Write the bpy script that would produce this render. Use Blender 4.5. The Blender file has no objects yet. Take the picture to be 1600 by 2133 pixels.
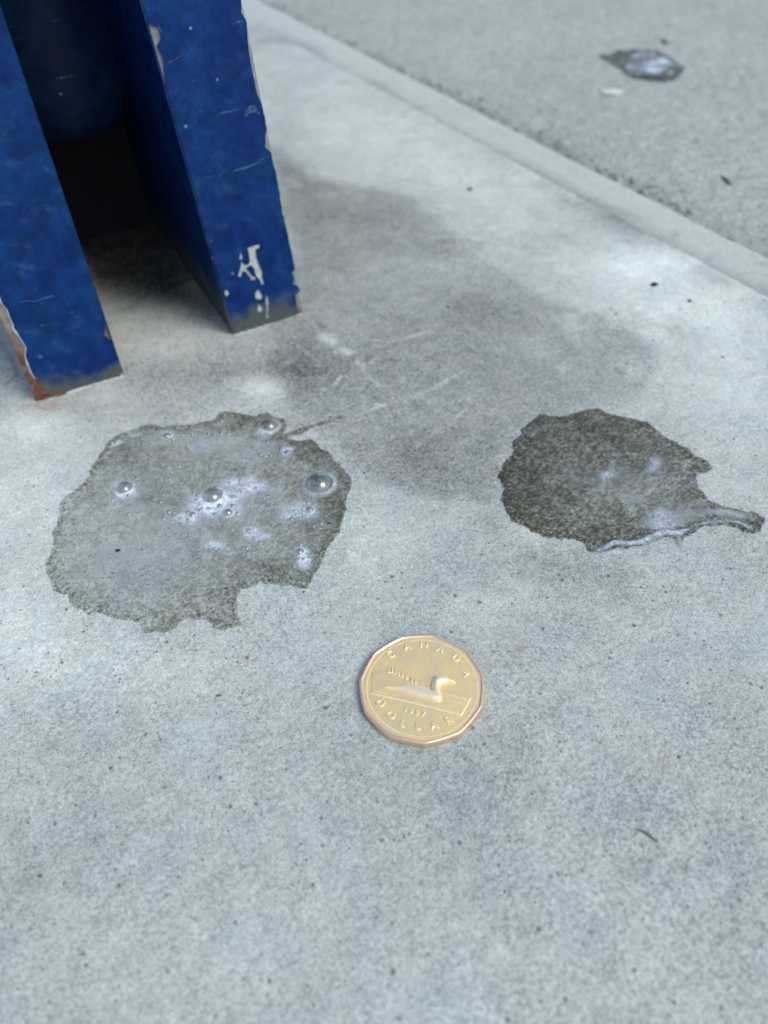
import bpy, bmesh, math, random
import numpy as np
from mathutils import Vector, Matrix
from mathutils.geometry import tessellate_polygon

R = math.radians
random.seed(7)
rng = np.random.default_rng(11)
scene = bpy.context.scene
COL = scene.collection

# ------------------------------------------------------------------ camera
# world frame: X runs across the kerb towards the road, Y runs along the kerb away from the lens, metres
YAW, PITCH, ROLL, CAM_H, FPX = R(25.203), R(45.5), R(-3.0), 0.1462, 1600.0
fwd0 = Vector((math.sin(YAW) * math.cos(PITCH), math.cos(YAW) * math.cos(PITCH), -math.sin(PITCH)))
rgt0 = Vector((math.cos(YAW), -math.sin(YAW), 0))
up0 = rgt0.cross(fwd0)
rgt = rgt0 * math.cos(ROLL) + up0 * math.sin(ROLL)
upv = up0 * math.cos(ROLL) - rgt0 * math.sin(ROLL)
cam_data = bpy.data.cameras.new('camera')
cam = bpy.data.objects.new('camera', cam_data)
COL.objects.link(cam)
cam.matrix_world = Matrix(((rgt.x, upv.x, -fwd0.x, 0), (rgt.y, upv.y, -fwd0.y, 0), (rgt.z, upv.z, -fwd0.z, CAM_H), (0, 0, 0, 1)))
cam_data.sensor_fit = 'VERTICAL'
cam_data.sensor_height = 5.3325
cam_data.sensor_width = 4.0
cam_data.lens = 5.3325 * FPX / 2133.0
cam_data.clip_start = 0.004
cam_data.clip_end = 300
cam_data.dof.use_dof = True
cam_data.dof.focus_distance = 0.182
cam_data.dof.aperture_fstop = 1.7
scene.camera = cam
scene.render.resolution_x, scene.render.resolution_y = 768, 1024

# ------------------------------------------------------------------ sky, sun, exposure
SUN_EL, SUN_AZ = R(52), math.atan2(0.44, -0.76)       # azimuth measured from +Y towards +X
world = bpy.data.worlds.new('World')
scene.world = world
world.use_nodes = True
wn = world.node_tree
bg = wn.nodes['Background']
sky = wn.nodes.new('ShaderNodeTexSky')
sky.sky_type = 'NISHITA'
sky.sun_disc = False
sky.sun_elevation = SUN_EL
sky.sun_rotation = SUN_AZ
sky.air_density = 1.0
sky.dust_density = 2.0
sky.ozone_density = 1.0
wn.links.new(sky.outputs[0], bg.inputs[0])
bg.inputs[1].default_value = 0.15
sun_data = bpy.data.lights.new('sun', 'SUN')
sun_data.energy = 0.9
sun_data.angle = R(24)
sun_data.color = (1.0, 0.98, 0.95)
sun = bpy.data.objects.new('sun', sun_data)
COL.objects.link(sun)
sdir = Vector((math.sin(SUN_AZ) * math.cos(SUN_EL), math.cos(SUN_AZ) * math.cos(SUN_EL), math.sin(SUN_EL)))
sun.rotation_euler = sdir.to_track_quat('Z', 'Y').to_euler()
sun.location = sdir * 3
scene.view_settings.view_transform = 'Standard'
scene.view_settings.look = 'None'
scene.view_settings.gamma = 1.0
scene.view_settings.exposure = 0.76
scene.view_settings.use_curve_mapping = False
scene.render.engine = 'CYCLES'
scene.cycles.transparent_max_bounces = 24

# ------------------------------------------------------------------ survey helpers: sight line of the survey camera -> point in the place
EYE = np.array([0, 0, CAM_H])
_r, _u, _f = (np.array(v) for v in (rgt, upv, fwd0))


def sight(u, v):
    return _f + _r * (u - 800) / FPX - _u * (v - 1066.5) / FPX


def G(u, v, z=0.0):
    d = sight(u, v)
    return EYE + d * ((z - CAM_H) / d[2])


def on_y(u, v, y):
    d = sight(u, v)
    p = EYE + d * (y / d[1])
    return p[0], p[2]


def px_mm(u, v, z=0.0):
    """metres on the ground that one survey pixel spans, across the sight line"""
    return float((G(u, v, z) - EYE) @ _f) / FPX


def crop(pts, ox, oy, sc):
    return [(ox + x / sc, oy + y / sc) for x, y in pts]


# ------------------------------------------------------------------ numeric helpers
_perm = rng.random((256, 256))


def vnoise(x, y, seed=0):
    x = np.asarray(x) + seed * 17.31
    y = np.asarray(y) + seed * 9.77
    xi, yi = np.floor(x).astype(int), np.floor(y).astype(int)
    fx, fy = x - xi, y - yi
    fx, fy = fx * fx * fx * (fx * (fx * 6 - 15) + 10), fy * fy * fy * (fy * (fy * 6 - 15) + 10)
    a = _perm[xi % 256, yi % 256]
    b = _perm[(xi + 1) % 256, yi % 256]
    c = _perm[xi % 256, (yi + 1) % 256]
    d = _perm[(xi + 1) % 256, (yi + 1) % 256]
    return (a + (b - a) * fx + (c - a) * fy + (a - b - c + d) * fx * fy) * 2 - 1


def fbm(x, y, size, octs=4, seed=0, gain=0.5):
    s, amp, tot, f = 0, 1.0, 0, 1.0 / size
    ca, sa = math.cos(0.6), math.sin(0.6)
    for i in range(octs):
        s = s + amp * vnoise(x * f, y * f, seed + i * 3)
        tot += amp
        amp *= gain
        x, y = x * ca - y * sa, x * sa + y * ca
        f *= 2.03
    return s / tot


def smooth(a, b, x):
    t = np.clip((x - a) / (b - a), 0, 1)
    return t * t * (3 - 2 * t)


def poly_sdf(x, y, poly):
    x, y = np.asarray(x, float), np.asarray(y, float)
    best = np.full(x.shape, 1e9)
    inside = np.zeros(x.shape, bool)
    n = len(poly)
    for i in range(n):
        ax, ay = poly[i][0], poly[i][1]
        bx, by = poly[(i + 1) % n][0], poly[(i + 1) % n][1]
        ex, ey = bx - ax, by - ay
        t = np.clip(((x - ax) * ex + (y - ay) * ey) / (ex * ex + ey * ey + 1e-18), 0, 1)
        best = np.minimum(best, (x - ax - t * ex) ** 2 + (y - ay - t * ey) ** 2)
        cond = ((ay > y) != (by > y))
        xi = ax + (y - ay) * ex / (ey if abs(ey) > 1e-15 else 1e-15)
        inside ^= cond & (x < xi)
    d = np.sqrt(best)
    return np.where(inside, -d, d)


def line_dist(x, y, pts):
    """distance to a polyline and the position 0..1 along it"""
    best = np.full(np.shape(x), 1e9)
    along = np.zeros(np.shape(x))
    L = [0]
    for i in range(len(pts) - 1):
        L.append(L[-1] + math.hypot(pts[i + 1][0] - pts[i][0], pts[i + 1][1] - pts[i][1]))
    for i in range(len(pts) - 1):
        ax, ay, bx, by = pts[i][0], pts[i][1], pts[i + 1][0], pts[i + 1][1]
        ex, ey = bx - ax, by - ay
        t = np.clip(((x - ax) * ex + (y - ay) * ey) / (ex * ex + ey * ey + 1e-18), 0, 1)
        d = np.hypot(x - ax - t * ex, y - ay - t * ey)
        m = d < best
        best = np.where(m, d, best)
        along = np.where(m, (L[i] + t * (L[i + 1] - L[i])) / L[-1], along)
    return best, along


def mesh_np(name, verts, faces, mat=None, parent=None, attrs=None, smooth_shade=True):
    me = bpy.data.meshes.new(name)
    verts = np.asarray(verts, np.float32)
    faces = np.asarray(faces, np.int32)
    k = faces.shape[1]
    me.vertices.add(len(verts))
    me.vertices.foreach_set('co', verts.ravel())
    me.loops.add(faces.size)
    me.loops.foreach_set('vertex_index', faces.ravel())
    me.polygons.add(len(faces))
    me.polygons.foreach_set('loop_start', np.arange(0, faces.size, k, dtype=np.int32))
    me.polygons.foreach_set('use_smooth', np.full(len(faces), smooth_shade))
    for an, av in (attrs or {}).items():
        a = me.attributes.new(an, 'FLOAT', 'POINT')
        a.data.foreach_set('value', np.asarray(av, np.float32))
    me.update(calc_edges=True)
    me.validate()
    ob = bpy.data.objects.new(name, me)
    COL.objects.link(ob)
    if mat:
        me.materials.append(mat)
    if parent:
        ob.parent = parent
    return ob


def from_bm(name, bm, mat, parent=None, smooth_shade=False):
    me = bpy.data.meshes.new(name)
    bmesh.ops.recalc_face_normals(bm, faces=bm.faces)
    bm.to_mesh(me)
    bm.free()
    me.polygons.foreach_set('use_smooth', [smooth_shade] * len(me.polygons))
    me.materials.append(mat)
    ob = bpy.data.objects.new(name, me)
    COL.objects.link(ob)
    if parent:
        ob.parent = parent
    return ob


def tag(ob, label=None, cat=None, group=None, kind=None):
    if label: ob['label'] = label
    if cat: ob['category'] = cat
    if group: ob['group'] = group
    if kind: ob['kind'] = kind
    return ob


def empty(name, loc=(0, 0, 0)):
    o = bpy.data.objects.new(name, None)
    o.location = loc
    o.empty_display_size = 0.01
    COL.objects.link(o)
    return o


def grid_faces(nx, ny):
    i = np.arange(nx * ny).reshape(ny, nx)
    return np.stack([i[:-1, :-1].ravel(), i[:-1, 1:].ravel(), i[1:, 1:].ravel(), i[1:, :-1].ravel()], 1)


def clip_grid(sdf, x0, x1, y0, y1, res):
    """triangle mesh of the region sdf < 0, cut cleanly along its outline"""
    xs, ys = np.arange(x0, x1 + res, res), np.arange(y0, y1 + res, res)
    X, Y = np.meshgrid(xs, ys)
    X[1::2] += res * 0.5
    S = sdf(X, Y).ravel()
    X, Y = X.ravel(), Y.ravel()
    q = grid_faces(len(xs), len(ys))
    tri = np.concatenate([q[:, [0, 1, 2]], q[:, [0, 2, 3]]])
    ins = S < 0
    cnt = ins[tri].sum(1)
    keep = tri[cnt == 3]
    ext, out, cache = [], [], {}

    def cut(a, b):
        key = (min(a, b), max(a, b))
        if key not in cache:
            t = S[a] / (S[a] - S[b])
            cache[key] = len(X) + len(ext)
            ext.append((X[a] + t * (X[b] - X[a]), Y[a] + t * (Y[b] - Y[a])))
        return cache[key]
    for t in tri[(cnt > 0) & (cnt < 3)]:
        poly = []
        for k in range(3):
            a, b = int(t[k]), int(t[(k + 1) % 3])
            if ins[a]: poly.append(a)
            if ins[a] != ins[b]: poly.append(cut(a, b))
        for k in range(1, len(poly) - 1):
            out.append((poly[0], poly[k], poly[k + 1]))
    if ext:
        e = np.array(ext)
        X, Y = np.concatenate([X, e[:, 0]]), np.concatenate([Y, e[:, 1]])
    F = np.concatenate([keep, np.array(out, int).reshape(-1, 3)])
    used, inv = np.unique(F, return_inverse=True)
    return X[used], Y[used], inv.reshape(-1, 3)


# ------------------------------------------------------------------ materials
def new_mat(name):
    m = bpy.data.materials.new(name)
    m.use_nodes = True
    nt = m.node_tree
    for n in list(nt.nodes):
        nt.nodes.remove(n)
    out = nt.nodes.new('ShaderNodeOutputMaterial')
    return m, nt, out


class NB:
    """tiny node-building helper"""
    def __init__(self, nt):
        self.nt = nt
        tc = nt.nodes.new('ShaderNodeTexCoord')
        self.co = tc.outputs['Object']

    def put(self, sock, v):
        if isinstance(v, bpy.types.NodeSocket):
            self.nt.links.new(v, sock)
        elif v is not None:
            sock.default_value = v

    def math(self, op, a, b=None, c=None, clamp=False):
        n = self.nt.nodes.new('ShaderNodeMath')
        n.operation = op
        n.use_clamp = clamp
        for i, v in enumerate((a, b, c)):
            self.put(n.inputs[i], v)
        return n.outputs[0]

    def mapr(self, v, a, b, c=0.0, d=1.0):
        n = self.nt.nodes.new('ShaderNodeMapRange')
        n.interpolation_type = 'SMOOTHSTEP'
        for i, x in enumerate((v, a, b, c, d)):
            self.put(n.inputs[i], x)
        return n.outputs[0]

    def noise(self, size, detail=3, rough=0.55, vec=None, dist=0.0, stretch=None):
        n = self.nt.nodes.new('ShaderNodeTexNoise')
        v = vec or self.co
        if stretch:
            mp = self.nt.nodes.new('ShaderNodeMapping')
            self.nt.links.new(v, mp.inputs[0])
            mp.inputs['Scale'].default_value = stretch[0]
            mp.inputs['Rotation'].default_value = stretch[1]
            v = mp.outputs[0]
        self.nt.links.new(v, n.inputs['Vector'])
        n.inputs['Scale'].default_value = 1.0 / size
        n.inputs['Detail'].default_value = detail
        n.inputs['Roughness'].default_value = rough
        n.inputs['Distortion'].default_value = dist
        return n.outputs[0]

    def voro(self, size, rnd=1.0, feature='F1', vec=None):
        n = self.nt.nodes.new('ShaderNodeTexVoronoi')
        n.feature = feature
        self.nt.links.new(vec or self.co, n.inputs['Vector'])
        n.inputs['Scale'].default_value = 1.0 / size
        n.inputs['Randomness'].default_value = rnd
        return n

    def attr(self, name):
        n = self.nt.nodes.new('ShaderNodeAttribute')
        n.attribute_name = name
        return n.outputs['Fac']

    def mix(self, f, a, b, mode='MIX'):
        n = self.nt.nodes.new('ShaderNodeMix')
        n.data_type = 'RGBA'
        n.blend_type = mode
        self.put(n.inputs[0], f)
        self.put(n.inputs[6], a if isinstance(a, bpy.types.NodeSocket) else (*a, 1))
        self.put(n.inputs[7], b if isinstance(b, bpy.types.NodeSocket) else (*b, 1))
        return n.outputs[2]

    def scale(self, col, f):
        n = self.nt.nodes.new('ShaderNodeVectorMath')
        n.operation = 'SCALE'
        self.put(n.inputs[0], col)
        self.put(n.inputs['Scale'], f)
        return n.outputs[0]

    def bump(self, h, dist, strength=1.0, normal=None):
        n = self.nt.nodes.new('ShaderNodeBump')
        n.inputs['Distance'].default_value = dist
        n.inputs['Strength'].default_value = strength
        self.put(n.inputs['Height'], h)
        if normal is not None:
            self.put(n.inputs['Normal'], normal)
        return n.outputs[0]

    def pbr(self, col, rough, metal=0.0, normal=None, spec=0.5):
        n = self.nt.nodes.new('ShaderNodeBsdfPrincipled')
        self.put(n.inputs['Base Color'], col if isinstance(col, bpy.types.NodeSocket) else (*col, 1))
        self.put(n.inputs['Roughness'], rough)
        self.put(n.inputs['Metallic'], metal)
        n.inputs['Specular IOR Level'].default_value = spec
        if normal is not None:
            self.put(n.inputs['Normal'], normal)
        return n.outputs[0]

    def sep(self, vec=None):
        n = self.nt.nodes.new('ShaderNodeSeparateXYZ')
        self.nt.links.new(vec or self.co, n.inputs[0])
        return n.outputs


def mat_concrete(name, base, speck=1.0, grain=1.0):
    m, nt, out = new_mat(name)
    b = NB(nt)
    tone = b.attr('tone')
    rust = b.attr('rust')
    rough_a = b.attr('scuff')
    cloud = b.noise(0.016, 4, 0.6)
    mott = b.noise(0.0042, 4, 0.62)
    fine = b.noise(0.0011, 3, 0.6)
    vfine = b.noise(0.00042, 2, 0.6)
    k = b.math('MULTIPLY_ADD', b.math('SUBTRACT', cloud, 0.5), 0.26 * grain, tone)
    k = b.math('MULTIPLY_ADD', b.math('SUBTRACT', mott, 0.5), 0.62 * grain, k)
    k = b.math('MULTIPLY_ADD', b.math('SUBTRACT', fine, 0.5), 1.05 * grain, k)
    k = b.math('MULTIPLY_ADD', b.math('SUBTRACT', vfine, 0.5), 1.6 * grain, k)
    # scuffed zones: swirly pale abrasion
    sw = b.noise(0.0024, 4, 0.65, dist=1.8)
    k = b.math('MULTIPLY_ADD', b.math('MULTIPLY', b.mapr(sw, 0.52, 0.70), rough_a), 0.55, k)
    # dark specks and pinholes of two sizes, gathered in loose swarms
    swarm = b.mapr(b.noise(0.011, 3, 0.6), 0.36, 0.66)
    wob = b.noise(0.0006, 2, 0.5)
    spk = None
    for size, r0, share in ((0.0021, 0.26, 0.42), (0.0042, 0.18, 0.30), (0.0010, 0.30, 0.45)):
        v = b.voro(size)
        sp = nt.nodes.new('ShaderNodeSeparateColor')
        nt.links.new(v.outputs['Color'], sp.inputs[0])
        rad = b.math('MULTIPLY', sp.outputs[1], r0)
        rad = b.math('MULTIPLY_ADD', b.math('SUBTRACT', wob, 0.5), r0 * 0.9, rad)
        s = b.math('LESS_THAN', sp.outputs[0], b.math('MULTIPLY', swarm, share))
        edge = b.math('SUBTRACT', rad, v.outputs['Distance'])
        s = b.math('MULTIPLY', s, b.mapr(edge, -0.03, 0.07))
        spk = s if spk is None else b.math('MAXIMUM', spk, s)
    spk = b.math('MULTIPLY', spk, speck)
    col = b.mix(b.mapr(cloud, 0.3, 0.7), base, (base[0] * 1.03, base[1] * 0.995, base[2] * 0.95))
    col = b.scale(col, k)
    col = b.mix(b.math('MULTIPLY', spk, 0.70), col, (0.055, 0.065, 0.07))
    rn = b.mapr(b.noise(0.003, 3, 0.6), 0.3, 0.62)
    col = b.mix(b.math('MULTIPLY', rust, rn), col, (0.30, 0.135, 0.06))
    h = b.math('MULTIPLY_ADD', fine, 0.5, b.math('MULTIPLY', mott, 1.2))
    h = b.math('MULTIPLY_ADD', vfine, 0.22, h)
    nrm = b.bump(h, 0.00022 * grain, 0.85)
    sh = b.pbr(col, b.mapr(mott, 0.3, 0.7, 0.72, 0.9), 0, nrm, 0.3)
    nt.links.new(sh, out.inputs[0])
    return m


def mat_road(name, base):
    m, nt, out = new_mat(name)
    b = NB(nt)
    tone = b.attr('tone')
    cloud = b.noise(0.030, 4, 0.6)
    mott = b.noise(0.0050, 4, 0.65)
    fine = b.noise(0.0016, 3, 0.65)
    v = b.voro(0.0032)
    sp = nt.nodes.new('ShaderNodeSeparateColor')
    nt.links.new(v.outputs['Color'], sp.inputs[0])
    stone = b.mapr(v.outputs['Distance'], 0.52, 0.25)
    k = b.math('MULTIPLY_ADD', b.math('SUBTRACT', cloud, 0.5), 0.25, tone)
    k = b.math('MULTIPLY_ADD', b.math('SUBTRACT', mott, 0.5), 0.7, k)
    k = b.math('MULTIPLY_ADD', b.math('SUBTRACT', fine, 0.5), 0.9, k)
    k = b.math('MULTIPLY_ADD', b.math('MULTIPLY', stone, b.math('SUBTRACT', sp.outputs[0], 0.5)), 0.45, k)
    col = b.mix(sp.outputs[1], base, (base[0] * 1.06, base[1], base[2] * 0.92))
    col = b.scale(col, k)
    h = b.math('MULTIPLY_ADD', stone, 0.8, mott)
    h = b.math('MULTIPLY_ADD', fine, 0.6, h)
    nt.links.new(b.pbr(col, 0.85, 0, b.bump(h, 0.0005, 0.8), 0.3), out.inputs[0])
    return m


def thin_fresnel(b, f0, gain, power=4.0, normal=None):
    lw = b.nt.nodes.new('ShaderNodeLayerWeight')
    lw.inputs['Blend'].default_value = 0.5
    if normal is not None:
        b.put(lw.inputs['Normal'], normal)
    return b.math('MULTIPLY_ADD', b.math('POWER', lw.outputs['Facing'], power), gain, f0, clamp=True)


def mat_film(name, dark, milk_col, gloss=0.06, g1=2.0, g3=2.4, fine=0.0016):
    """thin water film soaking the concrete: tinted see-through sheet, milky for foam and painted sky sheen, with a wet sheen"""
    m, nt, out = new_mat(name)
    b = NB(nt)
    milk, tint = b.attr('milk'), b.attr('tint')
    n1 = b.noise(fine, 4, 0.65)
    n2 = b.noise(0.0060, 4, 0.6)
    n3 = b.noise(0.0007, 2, 0.6)
    tf = b.math('MULTIPLY_ADD', b.math('SUBTRACT', n1, 0.5), g1, tint)
    tf = b.math('MULTIPLY_ADD', b.math('SUBTRACT', n3, 0.5), g3, tf)
    tf = b.math('MULTIPLY_ADD', b.math('SUBTRACT', n2, 0.5), 0.9, tf, clamp=False)
    tf = b.math('MAXIMUM', b.math('MINIMUM', tf, 1.25), 0.0)
    tcol = b.mix(b.math('MINIMUM', tf, 1.0), (0.93, 0.935, 0.92), dark)
    tr = nt.nodes.new('ShaderNodeBsdfTransparent')
    nt.links.new(tcol, tr.inputs[0])
    mk = b.math('MULTIPLY', milk, b.mapr(b.math('MULTIPLY_ADD', n3, 0.6, b.math('MULTIPLY', n1, 0.6)), 0.4, 0.8, 0.35, 1.25), clamp=True)
    nrm = b.bump(b.math('MULTIPLY_ADD', n1, 0.6, n2), 0.00016, 1.0)
    df = b.pbr(milk_col, 0.35, 0, nrm, 0.5)
    mx = nt.nodes.new('ShaderNodeMixShader')
    nt.links.new(mk, mx.inputs[0])
    nt.links.new(tr.outputs[0], mx.inputs[1])
    nt.links.new(df, mx.inputs[2])
    gl = nt.nodes.new('ShaderNodeBsdfGlossy')
    gl.inputs['Roughness'].default_value = gloss
    nt.links.new(nrm, gl.inputs['Normal'])
    fr = thin_fresnel(b, 0.022, 0.5, 4.8, nrm)
    mx2 = nt.nodes.new('ShaderNodeMixShader')
    nt.links.new(fr, mx2.inputs[0])
    nt.links.new(mx.outputs[0], mx2.inputs[1])
    nt.links.new(gl.outputs[0], mx2.inputs[2])
    nt.links.new(mx2.outputs[0], out.inputs[0])
    return m


def mat_bubble(name):
    m, nt, out = new_mat(name)
    b = NB(nt)
    tr = nt.nodes.new('ShaderNodeBsdfTransparent')
    tr.inputs[0].default_value = (0.90, 0.915, 0.915, 1)
    gl = nt.nodes.new('ShaderNodeBsdfGlossy')
    gl.inputs['Roughness'].default_value = 0.15
    fr = thin_fresnel(b, 0.17, 0.75, 2.6)
    mx = nt.nodes.new('ShaderNodeMixShader')
    nt.links.new(fr, mx.inputs[0])
    nt.links.new(tr.outputs[0], mx.inputs[1])
    nt.links.new(gl.outputs[0], mx.inputs[2])
    nt.links.new(mx.outputs[0], out.inputs[0])
    return m


def mat_paint(name, base, dirt_top=0.009, dirt=1.0):
    m, nt, out = new_mat(name)
    b = NB(nt)
    xyz = b.sep()
    big = b.noise(0.020, 4, 0.6)
    mid = b.noise(0.0050, 4, 0.65)
    fine = b.noise(0.0012, 3, 0.6)
    col = b.mix(b.mapr(big, 0.3, 0.7), base, (base[0] * 1.3, base[1] * 1.45, base[2] * 1.1))
    col = b.scale(col, b.mapr(mid, 0.25, 0.75, 0.72, 1.25))
    # handling scuffs and chalky bloom
    st = b.noise(0.0060, 6, 0.72, stretch=((0.8, 1, 1.15), (0, 0.4, 0)), dist=0.6)
    bloom = b.math('MULTIPLY', b.mapr(st, 0.50, 0.74), b.mapr(big, 0.35, 0.65))
    col = b.mix(b.math('MULTIPLY', bloom, 0.26), col, (0.07, 0.15, 0.25))
    sc = b.noise(0.0022, 5, 0.75, stretch=((0.22, 1, 1.3), (0, -0.5, 0)))
    col = b.mix(b.math('MULTIPLY', b.math('MULTIPLY', b.mapr(sc, 0.64, 0.74), b.mapr(b.noise(0.013, 3, 0.6), 0.50, 0.66)), 0.75), col, (0.20, 0.29, 0.36))
    v = b.voro(0.0062)
    sp = nt.nodes.new('ShaderNodeSeparateColor')
    nt.links.new(v.outputs['Color'], sp.inputs[0])
    dots = b.math('MULTIPLY', b.math('LESS_THAN', sp.outputs[0], 0.28), b.mapr(v.outputs['Distance'], 0.10, 0.03))
    col = b.mix(b.math('MULTIPLY', dots, 0.55), col, (0.25, 0.33, 0.36))
    # splash dirt settled on the foot
    lvl = b.math('MULTIPLY_ADD', b.math('SUBTRACT', big, 0.5), -0.022, xyz[2])
    lvl = b.math('MULTIPLY_ADD', b.math('SUBTRACT', mid, 0.5), -0.006, lvl)
    d = b.mapr(lvl, dirt_top, dirt_top * 0.15)
    d = b.math('MULTIPLY', d, dirt)
    grime = b.mix(fine, (0.035, 0.045, 0.045), (0.095, 0.105, 0.098))
    col = b.mix(d, col, grime)
    ro = b.math('MULTIPLY_ADD', d, 0.35, b.mapr(mid, 0.3, 0.7, 0.38, 0.55))
    nrm = b.bump(b.math('MULTIPLY_ADD', fine, 0.25, mid), 0.00028, 0.6)
    nt.links.new(b.pbr(col, ro, 0, nrm, 0.14), out.inputs[0])
    return m


def mat_bare(name, base, rust_top, rust_amt):
    """old primer and bare steel, rusting from the foot up"""
    m, nt, out = new_mat(name)
    b = NB(nt)
    xyz = b.sep()
    big = b.noise(0.010, 4, 0.6)
    mid = b.noise(0.0032, 4, 0.65)
    col = b.mix(b.mapr(mid, 0.3, 0.7), base, tuple(c * 0.62 for c in base))
    lvl = b.math('MULTIPLY_ADD', b.math('SUBTRACT', big, 0.5), -0.03, xyz[2])
    r = b.math('MULTIPLY', b.mapr(lvl, rust_top, rust_top * 0.3), rust_amt)
    rc = b.mix(b.mapr(mid, 0.35, 0.65), (0.19, 0.085, 0.045), (0.075, 0.035, 0.025))
    col = b.mix(r, col, rc)
    nrm = b.bump(mid, 0.0005, 0.8)
    nt.links.new(b.pbr(col, 0.75, 0, nrm, 0.3), out.inputs[0])
    return m


def mat_metal(name, col, rough, metal=1.0, var=0.15):
    m, nt, out = new_mat(name)
    b = NB(nt)
    n1 = b.noise(0.0035, 4, 0.6)
    n2 = b.noise(0.0006, 3, 0.6)
    c = b.scale(b.mix(b.mapr(n1, 0.3, 0.7), col, (col[0] * 0.97, col[1] * 0.93, col[2] * 0.82)), b.mapr(n2, 0.2, 0.8, 1 - var, 1 + var))
    nt.links.new(b.pbr(c, b.mapr(n1, 0.3, 0.7, rough * 0.85, rough * 1.2), metal, b.bump(n2, 0.00002, 0.6), 0.5), out.inputs[0])
    return m


def mat_plain(name, col, rough=0.8, size=0.0008, var=0.35):
    m, nt, out = new_mat(name)
    b = NB(nt)
    n1 = b.noise(size, 4, 0.6)
    n = nt.nodes.new('ShaderNodeRGB')
    n.outputs[0].default_value = (*col, 1)
    c = b.scale(n.outputs[0], b.mapr(n1, 0.25, 0.75, 1 - var, 1 + var))
    nt.links.new(b.pbr(c, rough, 0, b.bump(n1, 0.0002, 0.6), 0.4), out.inputs[0])
    return m


M_SLAB = mat_concrete('slab_concrete', (0.345, 0.384, 0.351))
M_KERB = mat_concrete('trowelled_concrete', (0.345, 0.384, 0.351), speck=0.6, grain=0.7)
M_ROAD = mat_road('worn_road', (0.300, 0.335, 0.306))
M_FILM_FOAM = mat_film('foamy_wet_film', (0.43, 0.42, 0.35), (0.62, 0.70, 0.74), g1=1.4, g3=2.3)
M_FILM_DARK = mat_film('dark_wet_film', (0.37, 0.35, 0.29), (0.58, 0.66, 0.69), g1=1.7, g3=2.6, fine=0.0011)
M_BUBBLE = mat_bubble('bubble_skin')
M_PAINT = mat_paint('blue_paint', (0.0012, 0.0185, 0.098))
M_PAINT_IN = mat_paint('blue_paint_inside', (0.0018, 0.0175, 0.088), dirt_top=0.02)  # same blue for the inner faces, set slightly darker for their shade
M_BODY = mat_paint('dark_blue_enamel', (0.003, 0.0125, 0.040), dirt=0.0)
M_PRIMER = mat_bare('primer_and_steel', (0.21, 0.225, 0.205), 0.008, 0.8)
M_RUSTY = mat_bare('rusting_steel', (0.25, 0.22, 0.19), 0.030, 0.85)
M_GOLD = mat_metal('pale_gold_plating', (0.84, 0.675, 0.36), 0.47, 0.62, 0.06)
M_RIM = mat_metal('worn_bronze_rim', (0.84, 0.62, 0.44), 0.34, 0.8, 0.06)
M_RELIEF = mat_metal('rubbed_gold_relief', (0.91, 0.77, 0.52), 0.38, 0.58, 0.04)
M_UNDER = mat_plain('pale_undercoat', (0.36, 0.39, 0.36), 0.7, 0.002, 0.25)
M_CAVITY_BLACK = mat_plain('cavity_shade_black', (0.006, 0.007, 0.009), 0.85, 0.004, 0.5)  # near-black that stands in for the shade in the cavity
M_BLACK = mat_plain('black_grit', (0.012, 0.013, 0.014))
M_BROWN = mat_plain('brown_twig', (0.10, 0.115, 0.125))
M_PALE = mat_plain('pale_flake', (0.52, 0.54, 0.48), var=0.15)
M_GRIT = mat_plain('kerb_grit', (0.20, 0.25, 0.25), size=0.004, var=0.6)

# ------------------------------------------------------------------ ground: slab, trowelled kerb edge, road
KERB_IN, KERB_OUT, ROAD_Z = 0.2190, 0.2418, -0.0022


def edge_in(y):
    return 0.2365 - 0.045 * np.clip(y, 0, 0.8)


def edge_out(y):
    return 0.2573 - 0.0313 * np.clip(y, 0, 0.8)



def slab_h(x, y):
    return (fbm(x, y, 0.060, 3, 1) * 0.00030 + fbm(x, y, 0.012, 3, 5) * 0.00012 + fbm(x, y, 0.0030, 2, 9) * 0.00007)


def axis(lo, hi, step_fn, before, after):
    v, out = lo, []
    while v < hi:
        out.append(v)
        v += step_fn(v)
    return np.array(list(before) + out + [hi] + list(after))


def blob(x, y, u, v, ru, rv, p=2.0):
    c, a, e = G(u, v), G(u + ru, v), G(u, v - rv)
    ax, ay = a[:2] - c[:2], e[:2] - c[:2]
    det = ax[0] * ay[1] - ax[1] * ay[0]
    dx, dy = x - c[0], y - c[1]
    i = (dx * ay[1] - dy * ay[0]) / det
    j = (dy * ax[0] - dx * ax[1]) / det
    return np.exp(-((i * i + j * j) ** (p / 2)))


yl = axis(-0.035, 0.74, lambda v: 0.00058 + max(0, v - 0.12) * 0.0022, (-30, -5, -1, -0.25, -0.08), (0.9, 1.5, 5, 40))
xl = axis(-0.075, KERB_IN, lambda v: 0.00068, (-30, -5, -1, -0.3, -0.13), ())
X, Y = np.meshgrid(xl, yl)
X = np.where(X > 0, X * edge_in(Y) / KERB_IN, X)
x, y = X.ravel(), Y.ravel()
wx, wy = x + fbm(x, y, 0.02, 3, 21) * 0.006, y + fbm(x, y, 0.02, 3, 31) * 0.006
tone = np.ones_like(x)
STAIN = [(560, 300), (640, 368), (700, 376), (780, 390), (850, 413), (900, 443), (928, 480), (950, 502), (1010, 512), (1000, 540),
         (1060, 570), (1100, 600), (1180, 640), (1240, 660), (1300, 690), (1360, 715), (1368, 770), (1340, 830), (1210, 855),
         (1080, 900), (1040, 960), (1035, 1050), (900, 1035), (770, 1000), (720, 930), (600, 880), (560, 700), (600, 620)]
sg = [G(*p)[:2] for p in STAIN]
sd = poly_sdf(x + fbm(x, y, 0.012, 4, 41) * 0.004, y + fbm(x, y, 0.012, 4, 45) * 0.004, sg)
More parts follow.
